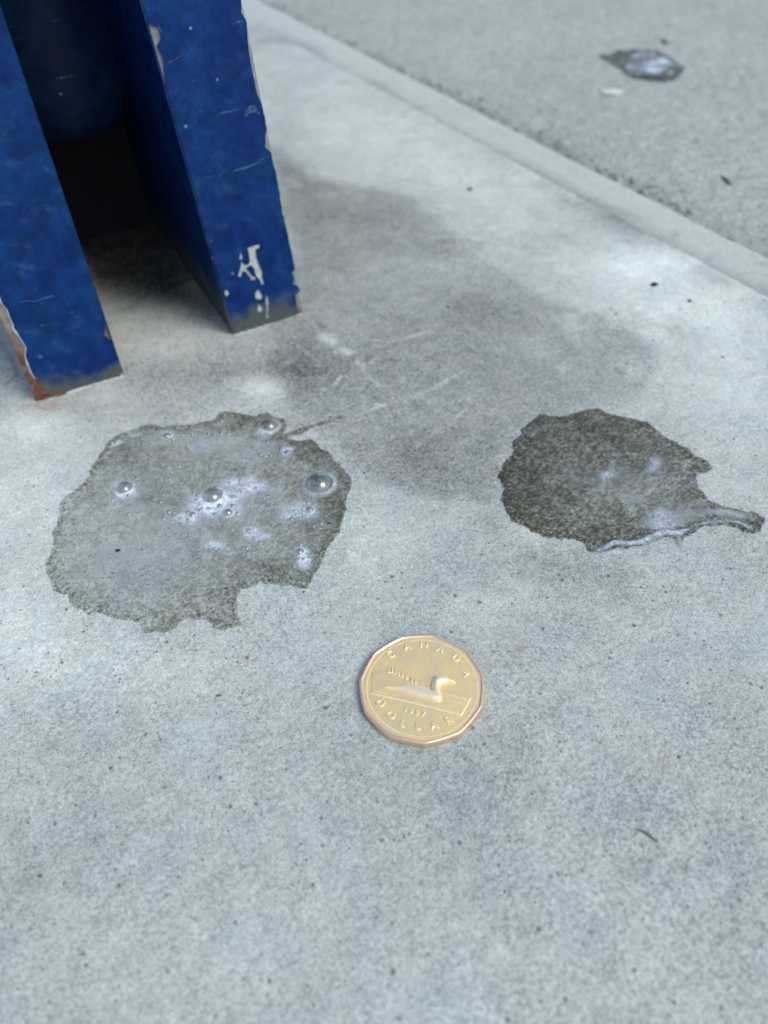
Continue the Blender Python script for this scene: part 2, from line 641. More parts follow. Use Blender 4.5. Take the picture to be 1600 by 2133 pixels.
tone -= 0.23 * smooth(0.0035, -0.0035, sd)
HALO = [(560, 300), (640, 368), (700, 376), (780, 390), (850, 413), (900, 443), (928, 480), (935, 520), (830, 545), (640, 560)]
sd2 = poly_sdf(wx, wy, [G(*p)[:2] for p in HALO])
tone -= 0.16 * smooth(0.010, -0.012, sd2)
for u, v, ru, rv, a in (
        (40, 1060, 190, 150, .17), (40, 1310, 170, 90, .15), (250, 1400, 230, 60, .06), (1330, 555, 120, 45, .30), (1490, 640, 140, 60, .26),
        (1150, 400, 190, 50, .13), (900, 320, 240, 70, .12), (690, 220, 150, 80, .10), (1500, 800, 140, 110, .14), (770, 1140, 90, 110, .07),
        (530, 812, 40, 28, .24), (60, 900, 90, 40, .15), (330, 730, 90, 40, .10), (610, 300, 60, 90, -.12),
        (640, 745, 90, 55, -.13), (900, 800, 240, 110, -.07), (850, 965, 140, 60, -.12), (1200, 1195, 160, 45, -.16), (1050, 1080, 50, 80, -.12),
        (1010, 640, 120, 35, -.10), (430, 768, 150, 30, -.20), (300, 800, 110, 26, -.10), (560, 770, 70, 40, -.05), (1320, 450, 160, 26, -.10), (1180, 370, 120, 20, -.10), (1560, 640, 60, 22, -.10), (1500, 585, 60, 22, -.10),
        (700, 1800, 700, 250, -.03), (1400, 1500, 250, 300, -.04), (350, 590, 160, 70, -.10), (1250, 640, 130, 40, .05)):
    tone += (2.0 if a > 0 else 1.6) * a * blob(wx, wy, u, v, ru, rv)
# pale trowel smears and scratches
LINES = [([(620, 735), (800, 670), (1000, 600), (1200, 545), (1380, 450), (1500, 380)], 0.0008, .15),
         ([(700, 165), (820, 160), (950, 185), (1100, 140), (1330, 65)], 0.0005, .17),
         ([(440, 110), (540, 180), (620, 235), (690, 290)], 0.0026, .22),
         ([(690, 290), (740, 370), (800, 430), (900, 520)], 0.0008, .14),
         ([(1080, 985), (1200, 890), (1350, 790), (1560, 620)], 0.0006, .12),
         ([(540, 500), (610, 410)], 0.0004, .18), ([(210, 350), (290, 270)], 0.0006, .16), ([(340, 240), (390, 300), (440, 320)], 0.0007, .16),
         ([(730, 240), (830, 215), (930, 210)], 0.0005, .13), ([(400, 570), (520, 500), (600, 430)], 0.0006, .12),
         ([(412, 30), (440, 65), (490, 78)], 0.0005, -.22), ([(720, 320), (800, 380), (860, 400)], 0.0005, .10)]
for pts, w, a in LINES:
    g = [G(*p)[:2] for p in crop(pts, 540, 660, 3.478)]
    d, al = line_dist(x + fbm(x, y, 0.006, 3, 51) * 0.0006, y + fbm(x, y, 0.006, 3, 55) * 0.0006, g)
    br = 0.55 + 0.6 * fbm(x, y, 0.004, 3, 61)
    tone += 3.4 * a * np.exp(-(d / w) ** 2) * np.clip(br, 0, 1.3) * np.clip(np.minimum(al, 1 - al) * 8, 0, 1)
# soft shade under the stand, painted into the slab tone
FLOOR_SHADE = [(60, 400), (160, 600), (290, 640), (390, 640), (450, 660), (430, 560), (390, 430), (240, 350)]
sd3 = poly_sdf(wx, wy, [G(*p)[:2] for p in FLOOR_SHADE])
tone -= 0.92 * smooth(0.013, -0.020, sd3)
# hair cracks on the left
for pts in ([(0, 800), (60, 880), (120, 1010), (180, 1190)], [(180, 1190), (120, 1240), (60, 1290)]):
    g = [G(*p)[:2] for p in crop(pts, 0, 560, 5.333)]
    d, al = line_dist(x + fbm(x, y, 0.004, 3, 71) * 0.0008, y, g)
    tone -= 0.30 * np.exp(-(d / 0.0006) ** 2)
tone += 0.13 * fbm(x, y, 0.045, 4, 81) + 0.11 * fbm(x, y, 0.014, 4, 85)
tone += 0.16 * smooth(0.10, 0.45, fbm(x, y, 0.010, 5, 87, 0.6)) * (0.3 + blob(x, y, 1350, 640, 350, 160) + blob(x, y, 100, 1150, 250, 300) + 0.6 * blob(x, y, 900, 330, 350, 120))
# grime gathered along the kerb joint
kd = edge_in(y) - x
tone -= 0.34 * np.exp(-(kd / 0.013) ** 2) * np.clip(0.35 + 1.6 * fbm(x, y, 0.030, 4, 91), 0, 1)
tone -= 0.22 * np.exp(-(kd / 0.030) ** 2) * smooth(0.25, 0.6, fbm(x, y, 0.012, 4, 93))
tone = np.clip(tone, 0.09, 1.7)
rust = np.zeros_like(x)
for u, v, ru, rv, a in ((95, 846, 36, 11, .6), (200, 850, 90, 18, .20), (1405, 685, 16, 9, .55), (675, 1738, 7, 9, .6), (1070, 1355, 16, 8, .30), (1391, 1583, 9, 12, .6),
                        (530, 1375, 22, 10, .25), (250, 700, 50, 30, .10), (1250, 590, 60, 20, .08), (640, 690, 50, 10, .15), (720, 420, 110, 40, .06)):
    rust += a * blob(x + fbm(x, y, 0.004, 3, 95) * 0.001, y, u, v, ru, rv)
scuff = np.clip(1.1 * blob(x, y, 660, 760, 130, 75) + 0.6 * blob(x, y, 850, 790, 200, 110) + 0.5 * blob(x, y, 1100, 950, 200, 120) + 0.5 * blob(x, y, 420, 780, 160, 60) + 0.9 * blob(x, y, 1400, 600, 260, 110) + 0.5 * blob(x, y, 950, 360, 300, 90) + 0.6 * blob(x, y, 60, 1150, 200, 260) + 0.22, 0, 1) * 0.7
fade = smooth(0.10, 0.02, np.maximum(0, -x - 0.075)) * smooth(0.1, 0.02, np.maximum(0, -0.035 - y))
z = slab_h(x, y) * fade
z -= 0.00012 * np.exp(-(kd / 0.0012) ** 2)
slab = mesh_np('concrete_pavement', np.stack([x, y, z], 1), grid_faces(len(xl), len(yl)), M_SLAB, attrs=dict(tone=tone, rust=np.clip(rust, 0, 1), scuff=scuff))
tag(slab, kind='structure')

# trowelled edge strip with an arris, stepping down to the road
prof = np.array([(-0.0006, -0.0030), (-0.0003, -0.0005), (0.0002, -0.0001), (0.0012, 0.00002), (0.0026, 0.0001), (0.0045, 0.00015), (0.008, 0.0002), (0.012, 0.0002),
                 (0.016, 0.0002), (0.0188, 0.00015), (0.0206, 0.00005), (0.0216, -0.0002), (0.0222, -0.0006), (0.0226, -0.0014), (0.0228, -0.0030), (0.0229, -0.030)])
ky = axis(-0.05, 0.80, lambda v: 0.0016, (-30, -5, -1, -0.2), (1.2, 3, 40))
PX, KY = np.meshgrid(prof[:, 0], ky)
PZ = np.tile(prof[:, 1], (len(ky), 1))
wl, wr = fbm(KY, KY * 0.3, 0.030, 4, 101) * 0.0016, fbm(KY, KY * 0.3, 0.022, 4, 105) * 0.0011
tt = np.clip(PX / 0.0228, 0, 1)
kx = edge_in(KY) + PX * (edge_out(KY) - edge_in(KY)) / 0.0228 + wr * tt
kz = PZ + fbm(KERB_IN + PX, KY, 0.02, 3, 109) * 0.00025 * (PZ > -0.003)
dirty = smooth(0.0075, 0.0, PX + wl * 2.2 - 0.001) * np.clip(0.55 + 1.1 * fbm(PX, KY, 0.05, 3, 111), 0, 1)
ktone = 1.11 - 0.34 * dirty - 0.10 * smooth(0.3, 0.6, fbm(PX + 0.3, KY, 0.007, 4, 117)) + 0.03 * fbm(PX, KY, 0.03, 3, 115)
krust = np.zeros(kx.size)
for u, v, ru, rv, dk in ((1405, 491, 11, 9, .35), (1590, 552, 14, 8, .25), (1568, 532, 5, 4, .5)):
    ktone -= dk * blob(kx, KY, u, v, ru, rv)
kerb = mesh_np('kerb_edge', np.stack([kx.ravel(), KY.ravel(), kz.ravel()], 1), grid_faces(len(prof), len(ky)), M_KERB,
               attrs=dict(tone=ktone.ravel(), rust=krust, scuff=np.full(kx.size, 0.1)))
tag(kerb, kind='structure')


def road_h(x, y):
    return ROAD_Z + fbm(x, y, 0.09, 3, 121) * 0.0012 + fbm(x, y, 0.007, 3, 125) * 0.0006 + fbm(x, y, 0.0028, 2, 129) * 0.0004


rx = axis(0.236, 0.60, lambda v: 0.0013 + max(0, v - 0.27) * 0.004, (), (0.8, 1.5, 5, 60))
ry = axis(0.10, 0.86, lambda v: 0.0013 + max(0, v - 0.25) * 0.003, (-60, -5, -1, -0.2, 0.0), (1.1, 2, 6, 80))
RX, RY = np.meshgrid(rx, ry)
RX = RX + edge_out(RY) - KERB_OUT
x, y = RX.ravel(), RY.ravel()
rt = np.ones_like(x) + 0.06 * fbm(x, y, 0.06, 4, 131)
e = x - edge_out(y)
rt -= 0.26 * np.exp(-(e / 0.009) ** 2) * np.clip(0.6 + fbm(x, y, 0.03, 3, 135), 0, 1.2) + 0.06 * np.exp(-(e / 0.04) ** 2)
rfade = smooth(1.0, 0.3, np.abs(y - 0.45)) * smooth(0.9, 0.3, x - 0.3)
zz = ROAD_Z + (road_h(x, y) - ROAD_Z) * rfade
road = mesh_np('road', np.stack([x, y, zz], 1), grid_faces(len(rx), len(ry)), M_ROAD, attrs=dict(tone=rt))
tag(road, kind='structure')


# ------------------------------------------------------------------ grit lying in the gutter line
def pebble_mesh(name, mat, seed, sub=1, squash=0.7, rough=0.25):
    bm = bmesh.new()
    bmesh.ops.create_icosphere(bm, subdivisions=sub, radius=1.0)
    rs = random.Random(seed)
    for v in bm.verts:
        v.co *= 1 + rs.uniform(-rough, rough)
        v.co.z *= squash
    me = bpy.data.meshes.new(name)
    bm.to_mesh(me)
    bm.free()
    me.materials.append(mat)
    return me


gv, gf, n0 = [], [], 0
base_peb = []
for k in range(5):
    me = pebble_mesh('tmp_pebble', M_GRIT, 40 + k)
    base_peb.append((np.array([v.co[:] for v in me.vertices]), np.array([p.vertices[:] for p in me.polygons])))
    bpy.data.meshes.remove(me)
for i in range(280):
    yy = rng.uniform(0.20, 0.80)
    if i % 3:
        yy = rng.uniform(0.22, 0.50)
    xx = float(edge_out(yy)) + 0.0015 + abs(rng.normal(0, 0.006)) + fbm(np.array([yy]), np.array([0.]), 0.022, 4, 105)[0] * 0.0011
    r = rng.choice([0.0006, 0.0009, 0.0014]) * rng.uniform(0.7, 1.3)
    v, f = base_peb[i % 5]
    a = rng.uniform(0, 6.28)
    c, s = math.cos(a), math.sin(a)
    vv = v @ np.array([[c, s, 0], [-s, c, 0], [0, 0, 1]]) * r * np.array([1, rng.uniform(0.6, 1), 0.8])
    gv.append(vv + np.array([xx, yy, float(road_h(np.array([xx]), np.array([yy]))[0]) + r * 0.35]))
    gf.append(f + n0)
    n0 += len(v)
grit = mesh_np('gutter_grit', np.concatenate(gv), np.concatenate(gf), M_GRIT, smooth_shade=False)
tag(grit, 'loose grey grit and sand gathered along the road side of the kerb', 'grit', kind='stuff')

# ------------------------------------------------------------------ blue steel stand: two legs, rounded body hung between them
stand = empty('steel_stand', (0.034, 0.235, 0))
tag(stand, 'chipped blue painted steel stand with two legs on the concrete', 'stand')
SO = np.array([0.034, 0.235, 0])
YL, YR = 0.229, 0.2335           # front planes of the two legs
LEG_TOP, LEAN = 0.34, -6.0 / 97.0


def bevel_box(name, x0, x1, y0, y1, z0, z1, mat, lean=0.0, bev=0.0004, parent=stand, seg=3):
    bm = bmesh.new()
    bmesh.ops.create_cube(bm, size=1.0)
    for v in bm.verts:
        v.co = Vector((x0 + (v.co.x + .5) * (x1 - x0), y0 + (v.co.y + .5) * (y1 - y0), z0 + (v.co.z + .5) * (z1 - z0)))
    if bev:
        bmesh.ops.bevel(bm, geom=list(bm.edges), offset=bev, segments=seg, profile=0.5, affect='EDGES')
    for v in bm.verts:
        v.co.x += lean * v.co.z
        v.co -= Vector(SO)
    return from_bm(name, bm, mat, parent, smooth_shade=False)


def coat(name, outline, holes, y_front, thick, mat, parent, lean=0.0):
    """a skin of paint with a torn outline and flaked-off holes, standing proud of the steel"""
    bm = bmesh.new()
    loops = []
    for ring in [outline] + holes:
        vs = [bm.verts.new((px - SO[0], y_front - SO[1], max(pz, 0.0002) - SO[2])) for px, pz in ring]
        es = [bm.edges.new((vs[i], vs[(i + 1) % len(vs)])) for i in range(len(vs))]
        loops += es
    bmesh.ops.triangle_fill(bm, edges=loops, use_beauty=True, use_dissolve=False)
    bmesh.ops.recalc_face_normals(bm, faces=bm.faces)
    r = bmesh.ops.extrude_face_region(bm, geom=list(bm.faces))
    for g in r['geom']:
        if isinstance(g, bmesh.types.BMVert):
            g.co.y -= thick
    return from_bm(name, bm, mat, parent)


def torn(pts, step=0.0011, amp=0.00035, seed=0):
    """resample an outline and roughen it"""
    rs = random.Random(seed)
    out = []
    for i in range(len(pts)):
        a, b = pts[i], pts[(i + 1) % len(pts)]
        n = max(1, int(math.hypot(b[0] - a[0], b[1] - a[1]) / step))
        for k in range(n):
            t = k / n
            j = amp if 0 < k else amp * 0.4
            out.append((a[0] + (b[0] - a[0]) * t + rs.uniform(-j, j), a[1] + (b[1] - a[1]) * t + rs.uniform(-j, j)))
    return out


# left leg, upright; its left arris has lost its paint and rusts
legL = bevel_box('leg', -0.0128, 0.0152, YL, YL + 0.17, 0.0, LEG_TOP, M_RUSTY)
tag(legL, 'rusting blue leg nearer the lens, paint torn off its left edge')
edge = [on_y(u, v, YL) for u, v in crop([(0, 300), (20, 370), (80, 440), (110, 520), (155, 610), (150, 640), (210, 730), (250, 790), (295, 870), (285, 960), (310, 1040), (345, 1130), (385, 1200), (470, 1260), (480, 1330), (560, 1440), (640, 1475)], 0, 560, 5.333)]
out = [(-0.0108, LEG_TOP - 0.002), (-0.0106, 0.20), (-0.0112, 0.10), (-0.0108, 0.06)] + edge
out += [(0.000, 0.0004), (0.008, 0.0006), (0.0142, 0.0003), (0.0152, 0.003), (0.0153, 0.009), (0.0152, 0.0128), (0.0135, 0.0160), (0.0146, 0.0185), (0.0151, 0.021), (0.0151, 0.06), (0.0151, LEG_TOP - 0.002)]
coat('undercoat', torn([(px - (0.0005 if px < -0.004 and pz > 0.006 else 0.0006 if px > 0.012 else 0.0), pz) for px, pz in out], 0.0014, 0.00025, 13), [], YL - 0.0001, 0.00025, M_UNDER, legL)
coat('paint_coat', torn(out, 0.0014, 0.0002, 3), [], YL - 0.00035, 0.0003, M_PAINT, legL)
bevel_box('inner_coat', 0.0150, 0.0155, YL - 0.0003, YL + 0.168, 0.001, LEG_TOP - 0.002, M_PAINT_IN, bev=0, parent=legL)

# right leg, leaning a little to the left
x0R, x1R = 0.0553, 0.0818
legR = bevel_box('leg', x0R, x1R, YR, YR + 0.17, 0.0, LEG_TOP, M_PRIMER, lean=LEAN)
tag(legR, 'blue leg further back with flaked white chips near its foot')


def fr(pts, ox, oy, sc):
    return [on_y(u, v, YR) for u, v in crop(pts, ox, oy, sc)]


edgeR = fr([(1140, 4), (1135, 60), (1172, 100), (1165, 180), (1175, 270), (1185, 330), (1200, 420), (1210, 450), (1237, 490), (1257, 560), (1265, 610), (1250, 650), (1240, 700), (1287, 725), (1292, 760), (1310, 820), (1320, 870), (1330, 960), (1338, 1010), (1350, 1060)], 0, 0, 2.286)
edgeR += fr([(1040, 200), (1080, 400), (1130, 600), (1160, 720), (1085, 780), (1115, 830), (1135, 930), (1200, 965), (1228, 1030), (1160, 1080), (1175, 1150), (1185, 1250), (1215, 1330), (1000, 1440), (640, 1530), (330, 1670)], 440, 450, 6.667)
lx = lambda zz: x0R + 0.0003 + LEAN * zz
edgeR = [(px + 0.45 * (x1R + LEAN * pz - px) if pz > 0.013 else px, pz) for px, pz in edgeR]
out = [(x1R - 0.002 + LEAN * (LEG_TOP - 0.002), LEG_TOP - 0.002), (x1R - 0.0015 + LEAN * 0.2, 0.2), (x1R - 0.001 + LEAN * 0.12, 0.12)] + edgeR
notch = fr([(770, 265), (745, 220), (765, 180), (755, 130), (735, 80)], 0, 0, 2.286)
out += [(lx(0.004), 0.004), (lx(0.03), 0.03), (lx(0.07), 0.07), (lx(0.080), 0.080)] + [(max(px, lx(pz)), pz) for px, pz in notch[:4]] + [(lx(0.095), 0.095), (lx(0.12), 0.12), (lx(0.2), 0.2), (lx(LEG_TOP - 0.002), LEG_TOP - 0.002)]
CH = [[(490, 440), (560, 410), (660, 380), (670, 420), (610, 460), (620, 560), (650, 650), (700, 760), (700, 840), (730, 930), (690, 945), (665, 870), (620, 820), (590, 720), (545, 672), (535, 680),
       (480, 715), (500, 750), (570, 828), (605, 830), (612, 880), (545, 882), (535, 840), (475, 765), (425, 765), (412, 830), (380, 842), (370, 800), (398, 720), (408, 620), (442, 640), (470, 678), (525, 640), (520, 560), (508, 470)],
      [(405, 480), (435, 580), (415, 602), (385, 590)],
      [(165, 1025), (220, 1010), (245, 1070), (210, 1110), (178, 1090)],
      [(650, 1000), (690, 1070), (705, 1140), (660, 1150), (610, 1140), (605, 1050)],
      [(640, 1195), (700, 1255), (712, 1310), (660, 1330), (638, 1280)],
      [(750, 1070), (785, 1130), (790, 1200), (780, 1340), (800, 1400), (755, 1410), (765, 1280), (750, 1170)]]
holes = [torn(fr(c, 440, 450, 6.667), 0.0009, 0.00012, 5 + i) for i, c in enumerate(CH)]
coat('undercoat', torn([(min(px + (0.0003 if px > x1R - 0.010 + LEAN * pz and pz > 0.004 else 0.0007 if px < lx(pz) + 0.0005 else 0.0), x1R - 0.0001 + LEAN * pz), pz) for px, pz in out], 0.0014, 0.00025, 14), [], YR - 0.0001, 0.00025, M_UNDER, legR)
coat('paint_coat', torn(out, 0.0014, 0.00012, 4), holes, YR - 0.00035, 0.0003, M_PAINT, legR)
bevel_box('inner_coat', x0R - 0.0004, x0R + 0.0002, YR - 0.0003, YR + 0.168, 0.001, LEG_TOP - 0.002, M_PAINT_IN, lean=LEAN, bev=0, parent=legR)

# scrapes rubbed into the top coat
M_SCRAPE = mat_plain('rubbed_paint', (0.018, 0.060, 0.145), 0.6, 0.0012, 0.7)


def scrape(pts, y_front, parent, seed):
    out_ = []
    for side in (1, -1):
        seq = pts if side == 1 else pts[::-1]
        for (px, pz), w in seq:
            out_.append((px, pz + side * w))
    coat('paint_scrape', torn(out_, 0.0006, 0.00010, seed), [], y_front, 0.00004, M_SCRAPE, parent)


def run(pts, w, y_front, ox, oy, sc):
    n = len(pts) - 1
    return [(on_y(ox + a / sc, oy + b_ / sc, y_front), w * (0.35 + 0.65 * math.sin(math.pi * (0.08 + 0.84 * i / n)))) for i, (a, b_) in enumerate(pts)]


yr_, yl_ = YR - 0.00065, YL - 0.00065
for k, (pts, w) in enumerate((([(1110, 815), (1160, 802), (1215, 780), (1278, 742)], 0.00035), ([(1030, 545), (1080, 532), (1140, 522)], 0.00025), ([(1165, 548), (1190, 520), (1215, 515), (1238, 545)], 0.0011),
                             ([(800, 300), (830, 285), (868, 262)], 0.0002), ([(1105, 115), (1130, 105), (1158, 100)], 0.0003), ([(740, 80), (755, 120), (772, 160)], 0.0004), ([(925, 860), (940, 900), (955, 950)], 0.0002))):
    scrape(run(pts, w, yr_, 0, 0, 2.286), yr_, legR, 80 + k)
for k, (pts, w) in enumerate((([(220, 372), (300, 355), (400, 362), (500, 322), (600, 300)], 0.00022), ([(455, 632), (480, 622), (500, 630)], 0.0003), ([(425, 985), (450, 970), (478, 988)], 0.0006), ([(580, 1090), (600, 1078), (620, 1084)], 0.0002), ([(760, 480), (785, 490), (820, 475)], 0.0003))):
    scrape(run(pts, w, yl_, 0, 560, 5.333), yl_, legL, 95 + k)

# old cement and dirt packed against the feet, rust crust on the worn corner
def fillet(name, x0, x1, yf, seed, mat, parent, wmax=0.0030, hmax=0.0011):
    n, m_ = 64, 7
    xs_ = np.linspace(x0, x1, n)
    w = wmax * (0.45 + 0.55 * np.clip(0.5 + fbm(xs_, xs_ * 0, 0.006, 3, seed), 0, 1))
    h = hmax * np.clip(0.55 + 0.9 * fbm(xs_, xs_ * 0 + 1, 0.004, 3, seed + 2), 0.1, 1.2)
    v = []
    for i in range(n):
        for k in range(m_):
            t = k / (m_ - 1)
            yy_ = yf + 0.0006 - t * w[i]
            zz_ = h[i] * (1 - t) ** 1.6 * (1 + 0.4 * vnoise(np.array([xs_[i] / 0.0008]), np.array([t * 5]), seed)[0])
            g0 = float(slab_h(np.array([xs_[i]]), np.array([yy_]))[0])
            v.append((xs_[i] - SO[0], yy_ - SO[1], g0 + zz_ - (0.0002 if k == m_ - 1 else 0)))
    return mesh_np(name, v, grid_faces(m_, n), mat, parent)


M_CEMENT = mat_plain('packed_cement', (0.36, 0.38, 0.34), 0.9, 0.0016, 0.45)
M_RUST = mat_plain('flaking_rust', (0.13, 0.052, 0.028), 0.9, 0.0016, 0.6)
fillet('cement_fillet', -0.0040, 0.0150, YL, 401, M_CEMENT, legL)
fillet('cement_fillet', x0R, x1R, YR, 411, M_CEMENT, legR)
fillet('rust_fillet', -0.0130, -0.0035, YL, 421, M_RUST, legL, 0.0034, 0.0020)
for i, (px, pz, sx_, sz_) in enumerate(((-0.0118, 0.0020, 0.0012, 0.0024), (-0.0108, 0.0050, 0.0008, 0.0018), (-0.0098, 0.0022, 0.0014, 0.0012), (-0.0119, 0.0090, 0.0007, 0.0024), (-0.0116, 0.0150, 0.0006, 0.0020), (-0.0078, 0.0014, 0.0016, 0.0008))):
    ob = bpy.data.objects.new('rust_scale', pebble_mesh('rust_scale', M_RUST, 60 + i, 2, 1.0, 0.3))
    COL.objects.link(ob)
    ob.parent = legL
    ob.location = (px - SO[0], YL - 0.0002 - SO[1], pz)
    ob.scale = (sx_, 0.0007, sz_)
    ob.rotation_euler = (0, 0.3 * math.sin(i * 2.1), 0)

# rounded dark body hung between the legs
BCX, BCY, BR, BRC, BZ0 = 0.0310, 0.3060, 0.0255, 0.019, 0.050
prof_b = [(0.0, BZ0)] + [(BR - BRC + BRC * math.sin(R(90 * k / 10)), BZ0 + BRC - BRC * math.cos(R(90 * k / 10))) for k in range(11)] + [(BR, 0.11), (BR, 0.20), (BR, LEG_TOP - 0.004)]
NSEG = 56
bvs, bfs = [], []
for rr, zc in prof_b:
    for i in range(NSEG):
        a = 2 * math.pi * i / NSEG
        bvs.append((BCX - SO[0] + rr * math.cos(a), BCY - SO[1] + rr * math.sin(a), zc))
for j in range(len(prof_b) - 1):
    for i in range(NSEG):
        k2 = (i + 1) % NSEG
        bfs.append((j * NSEG + i, j * NSEG + k2, (j + 1) * NSEG + k2, (j + 1) * NSEG + i))
mesh_np('rounded_drum', bvs, bfs, M_BODY, stand)
bevel_box('back_light_blocker', 0.0156, 0.0545, 0.3330, 0.3365, 0.0005, 0.120, M_CAVITY_BLACK, lean=0.0, bev=0.0006)  # added plate closing the cavity so that it goes black
bevel_box('top_light_blocker', -0.020, 0.070, YL - 0.006, YL + 0.178, LEG_TOP + 0.0005, LEG_TOP + 0.012, M_PAINT, bev=0.0015)  # added out-of-view lid, keeps light out of the cavity


# ------------------------------------------------------------------ puddles
def jag(x, y, sdf, seed, amp=0.0011):
    return sdf + fbm(x, y, 0.006, 4, seed) * amp + fbm(x, y, 0.0022, 3, seed + 7) * 0.0007


def film(name, poly, mat, hfun, res, seed, arms=(), depth=0.0004, ramp=0.006, bubbles=(), edge_amp=0.0011):
    xs, ys = [p[0] for p in poly], [p[1] for p in poly]
    for pts, w in arms:
        xs += [p[0] for p in pts]
        ys += [p[1] for p in pts]

    def sdf(x, y):
        s = jag(x, y, poly_sdf(x, y, poly), seed, edge_amp)
        for pts, w in arms:
            d, al = line_dist(x + fbm(x, y, 0.003, 2, seed + 3) * 0.0006, y + fbm(x, y, 0.003, 2, seed + 5) * 0.0006, pts)
            s = np.minimum(s, d - w * (1 - 0.5 * al) + fbm(x, y, 0.002, 2, seed + 9) * w * 0.5)
        return s
    px_, py_, F = clip_grid(sdf, min(xs) - .003, max(xs) + .003, min(ys) - .003, max(ys) + .003, res)
    s = -sdf(px_, py_)
    th = -0.00005 + 0.00019 * smooth(0, 0.0007, s) + depth * smooth(0, ramp, s)
    for bx, by, br in bubbles:
        d = np.hypot(px_ - bx, py_ - by)
        th += 0.22 * br * np.exp(-((d - br * 0.95) / (0.30 * br)) ** 2)
    return px_, py_, hfun(px_, py_) + th, F, s


def build_film(name, data, mat, milk, tint):
    px_, py_, pz_, F, s = data
    c = np.array([px_.mean(), py_.mean(), 0])
    ob = mesh_np(name, np.stack([px_, py_, pz_], 1) - c, F, mat, attrs=dict(milk=np.clip(milk, 0, 1), tint=tint))
    ob.location = c
    return ob, c


_dome_cache = {}


def dome_mesh(nseg, nring, below):
    key = (nseg, nring, below)
    if key not in _dome_cache:
        v, f = [(0, 0, 1)], []
        for j in range(1, nring + 1):
            a = (math.pi / 2 + below) * j / nring
            for i in range(nseg):
                b_ = 2 * math.pi * i / nseg
                v.append((math.sin(a) * math.cos(b_), math.sin(a) * math.sin(b_), math.cos(a)))
        me = bpy.data.meshes.new('bubble')
        fs = [(0, 1 + i, 1 + (i + 1) % nseg) for i in range(nseg)]
        for j in range(nring - 1):
            for i in range(nseg):
                a, b_ = 1 + j * nseg + i, 1 + j * nseg + (i + 1) % nseg
                fs.append((a, a + nseg, b_ + nseg, b_))
        me.from_pydata(v, [], fs)
        me.polygons.foreach_set('use_smooth', [True] * len(me.polygons))
        me.materials.append(M_BUBBLE)
        _dome_cache[key] = me
    return _dome_cache[key]


def put_bubbles(parent, c, lst, hfun, flat=0.86):
    for bx, by, br in lst:
        big = br > 0.0011
        ob = bpy.data.objects.new('bubble', dome_mesh(28, 12, 0.15) if big else dome_mesh(12, 6, 0.15))
        COL.objects.link(ob)
        ob.parent = parent
        ob.location = (bx - c[0], by - c[1], float(hfun(np.array([bx]), np.array([by]))[0]) + 0.0004)
        ob.scale = (br, br, br * flat)


# left foamy puddle
LP = [(340, 225), (400, 180), (470, 145), (560, 130), (700, 125), (800, 120), (870, 100), (895, 60), (950, 50), (1010, 75), (1080, 80), (1130, 70), (1180, 85), (1225, 95), (1220, 140), (1190, 180), (1270, 190), (1340, 195),
      (1385, 225), (1430, 270), (1480, 310), (1525, 365), (1530, 420), (1515, 500), (1500, 570), (1480, 640), (1470, 690), (1425, 730), (1390, 790), (1350, 850), (1325, 915), (1270, 912), (1200, 905), (1130, 895), (1060, 905),
      (1020, 930), (1000, 970), (1005, 1030), (1010, 1100), (960, 1105), (920, 1110), (880, 1105), (840, 1070), (780, 1060), (735, 1060), (690, 1100), (640, 1125), (570, 1135), (520, 1125), (500, 1090), (460, 1080), (400, 1075),
      (330, 1060), (260, 1045), (200, 1005), (150, 955), (95, 930), (85, 880), (60, 830), (55, 780), (80, 740), (100, 700), (95, 640), (120, 580), (120, 520), (160, 460), (220, 430), (260, 380), (270, 330), (300, 290), (330, 255)]
C4 = (70, 830, 2.319)
lp = [tuple(G(*p)[:2]) for p in crop(LP, *C4)]
streak = [tuple(G(*p)[:2]) for p in crop([(120, 880), (190, 858), (300, 825), (400, 790), (500, 750), (600, 722)], 540, 660, 3.478)]
BIG = [(1380, 400, 68), (1137, 122, 44), (865, 462, 52), (440, 428, 42), (378, 212, 21), (645, 178, 20), (908, 104, 15), (1225, 256, 18), (938, 545, 26), (767, 557, 18), (897, 516, 15), (962, 514, 13), (803, 535, 13),
       (963, 470, 11), (1333, 532, 21), (1245, 580, 15), (1285, 735, 21), (1030, 718, 13), (613, 497, 12), (683, 285, 10), (872, 722, 11), (895, 728, 8), (1075, 427, 9), (1130, 470, 13), (715, 400, 10), (770, 455, 11), (790, 462, 9),
       (1130, 205, 13), (1095, 265, 14), (1115, 275, 10), (1145, 270, 9), (725, 422, 8), (1305, 770, 10), (1275, 775, 9), (1320, 745, 8), (1290, 700, 8), (1255, 810, 9), (1300, 560, 9), (1270, 555, 8), (1325, 500, 14), (480, 222, 8), (755, 238, 8),
       (1155, 605, 9), (780, 662, 9), (745, 585, 9), (735, 605, 7), (385, 490, 11), (360, 505, 10), (395, 500, 8), (495, 388, 11), (565, 152, 7), (425, 160, 7), (1060, 680, 10), (935, 750, 7), (1110, 490, 9), (1010, 262, 7)]
lbub = []
for bx, by, br in BIG:
    u, v = 70 + bx / 2.319, 830 + by / 2.319
    rr = br / 2.319 * px_mm(u, v)
    g = G(u, v + br / 2.319 * 0.25, 0.0005)
    lbub.append((g[0], g[1], rr))
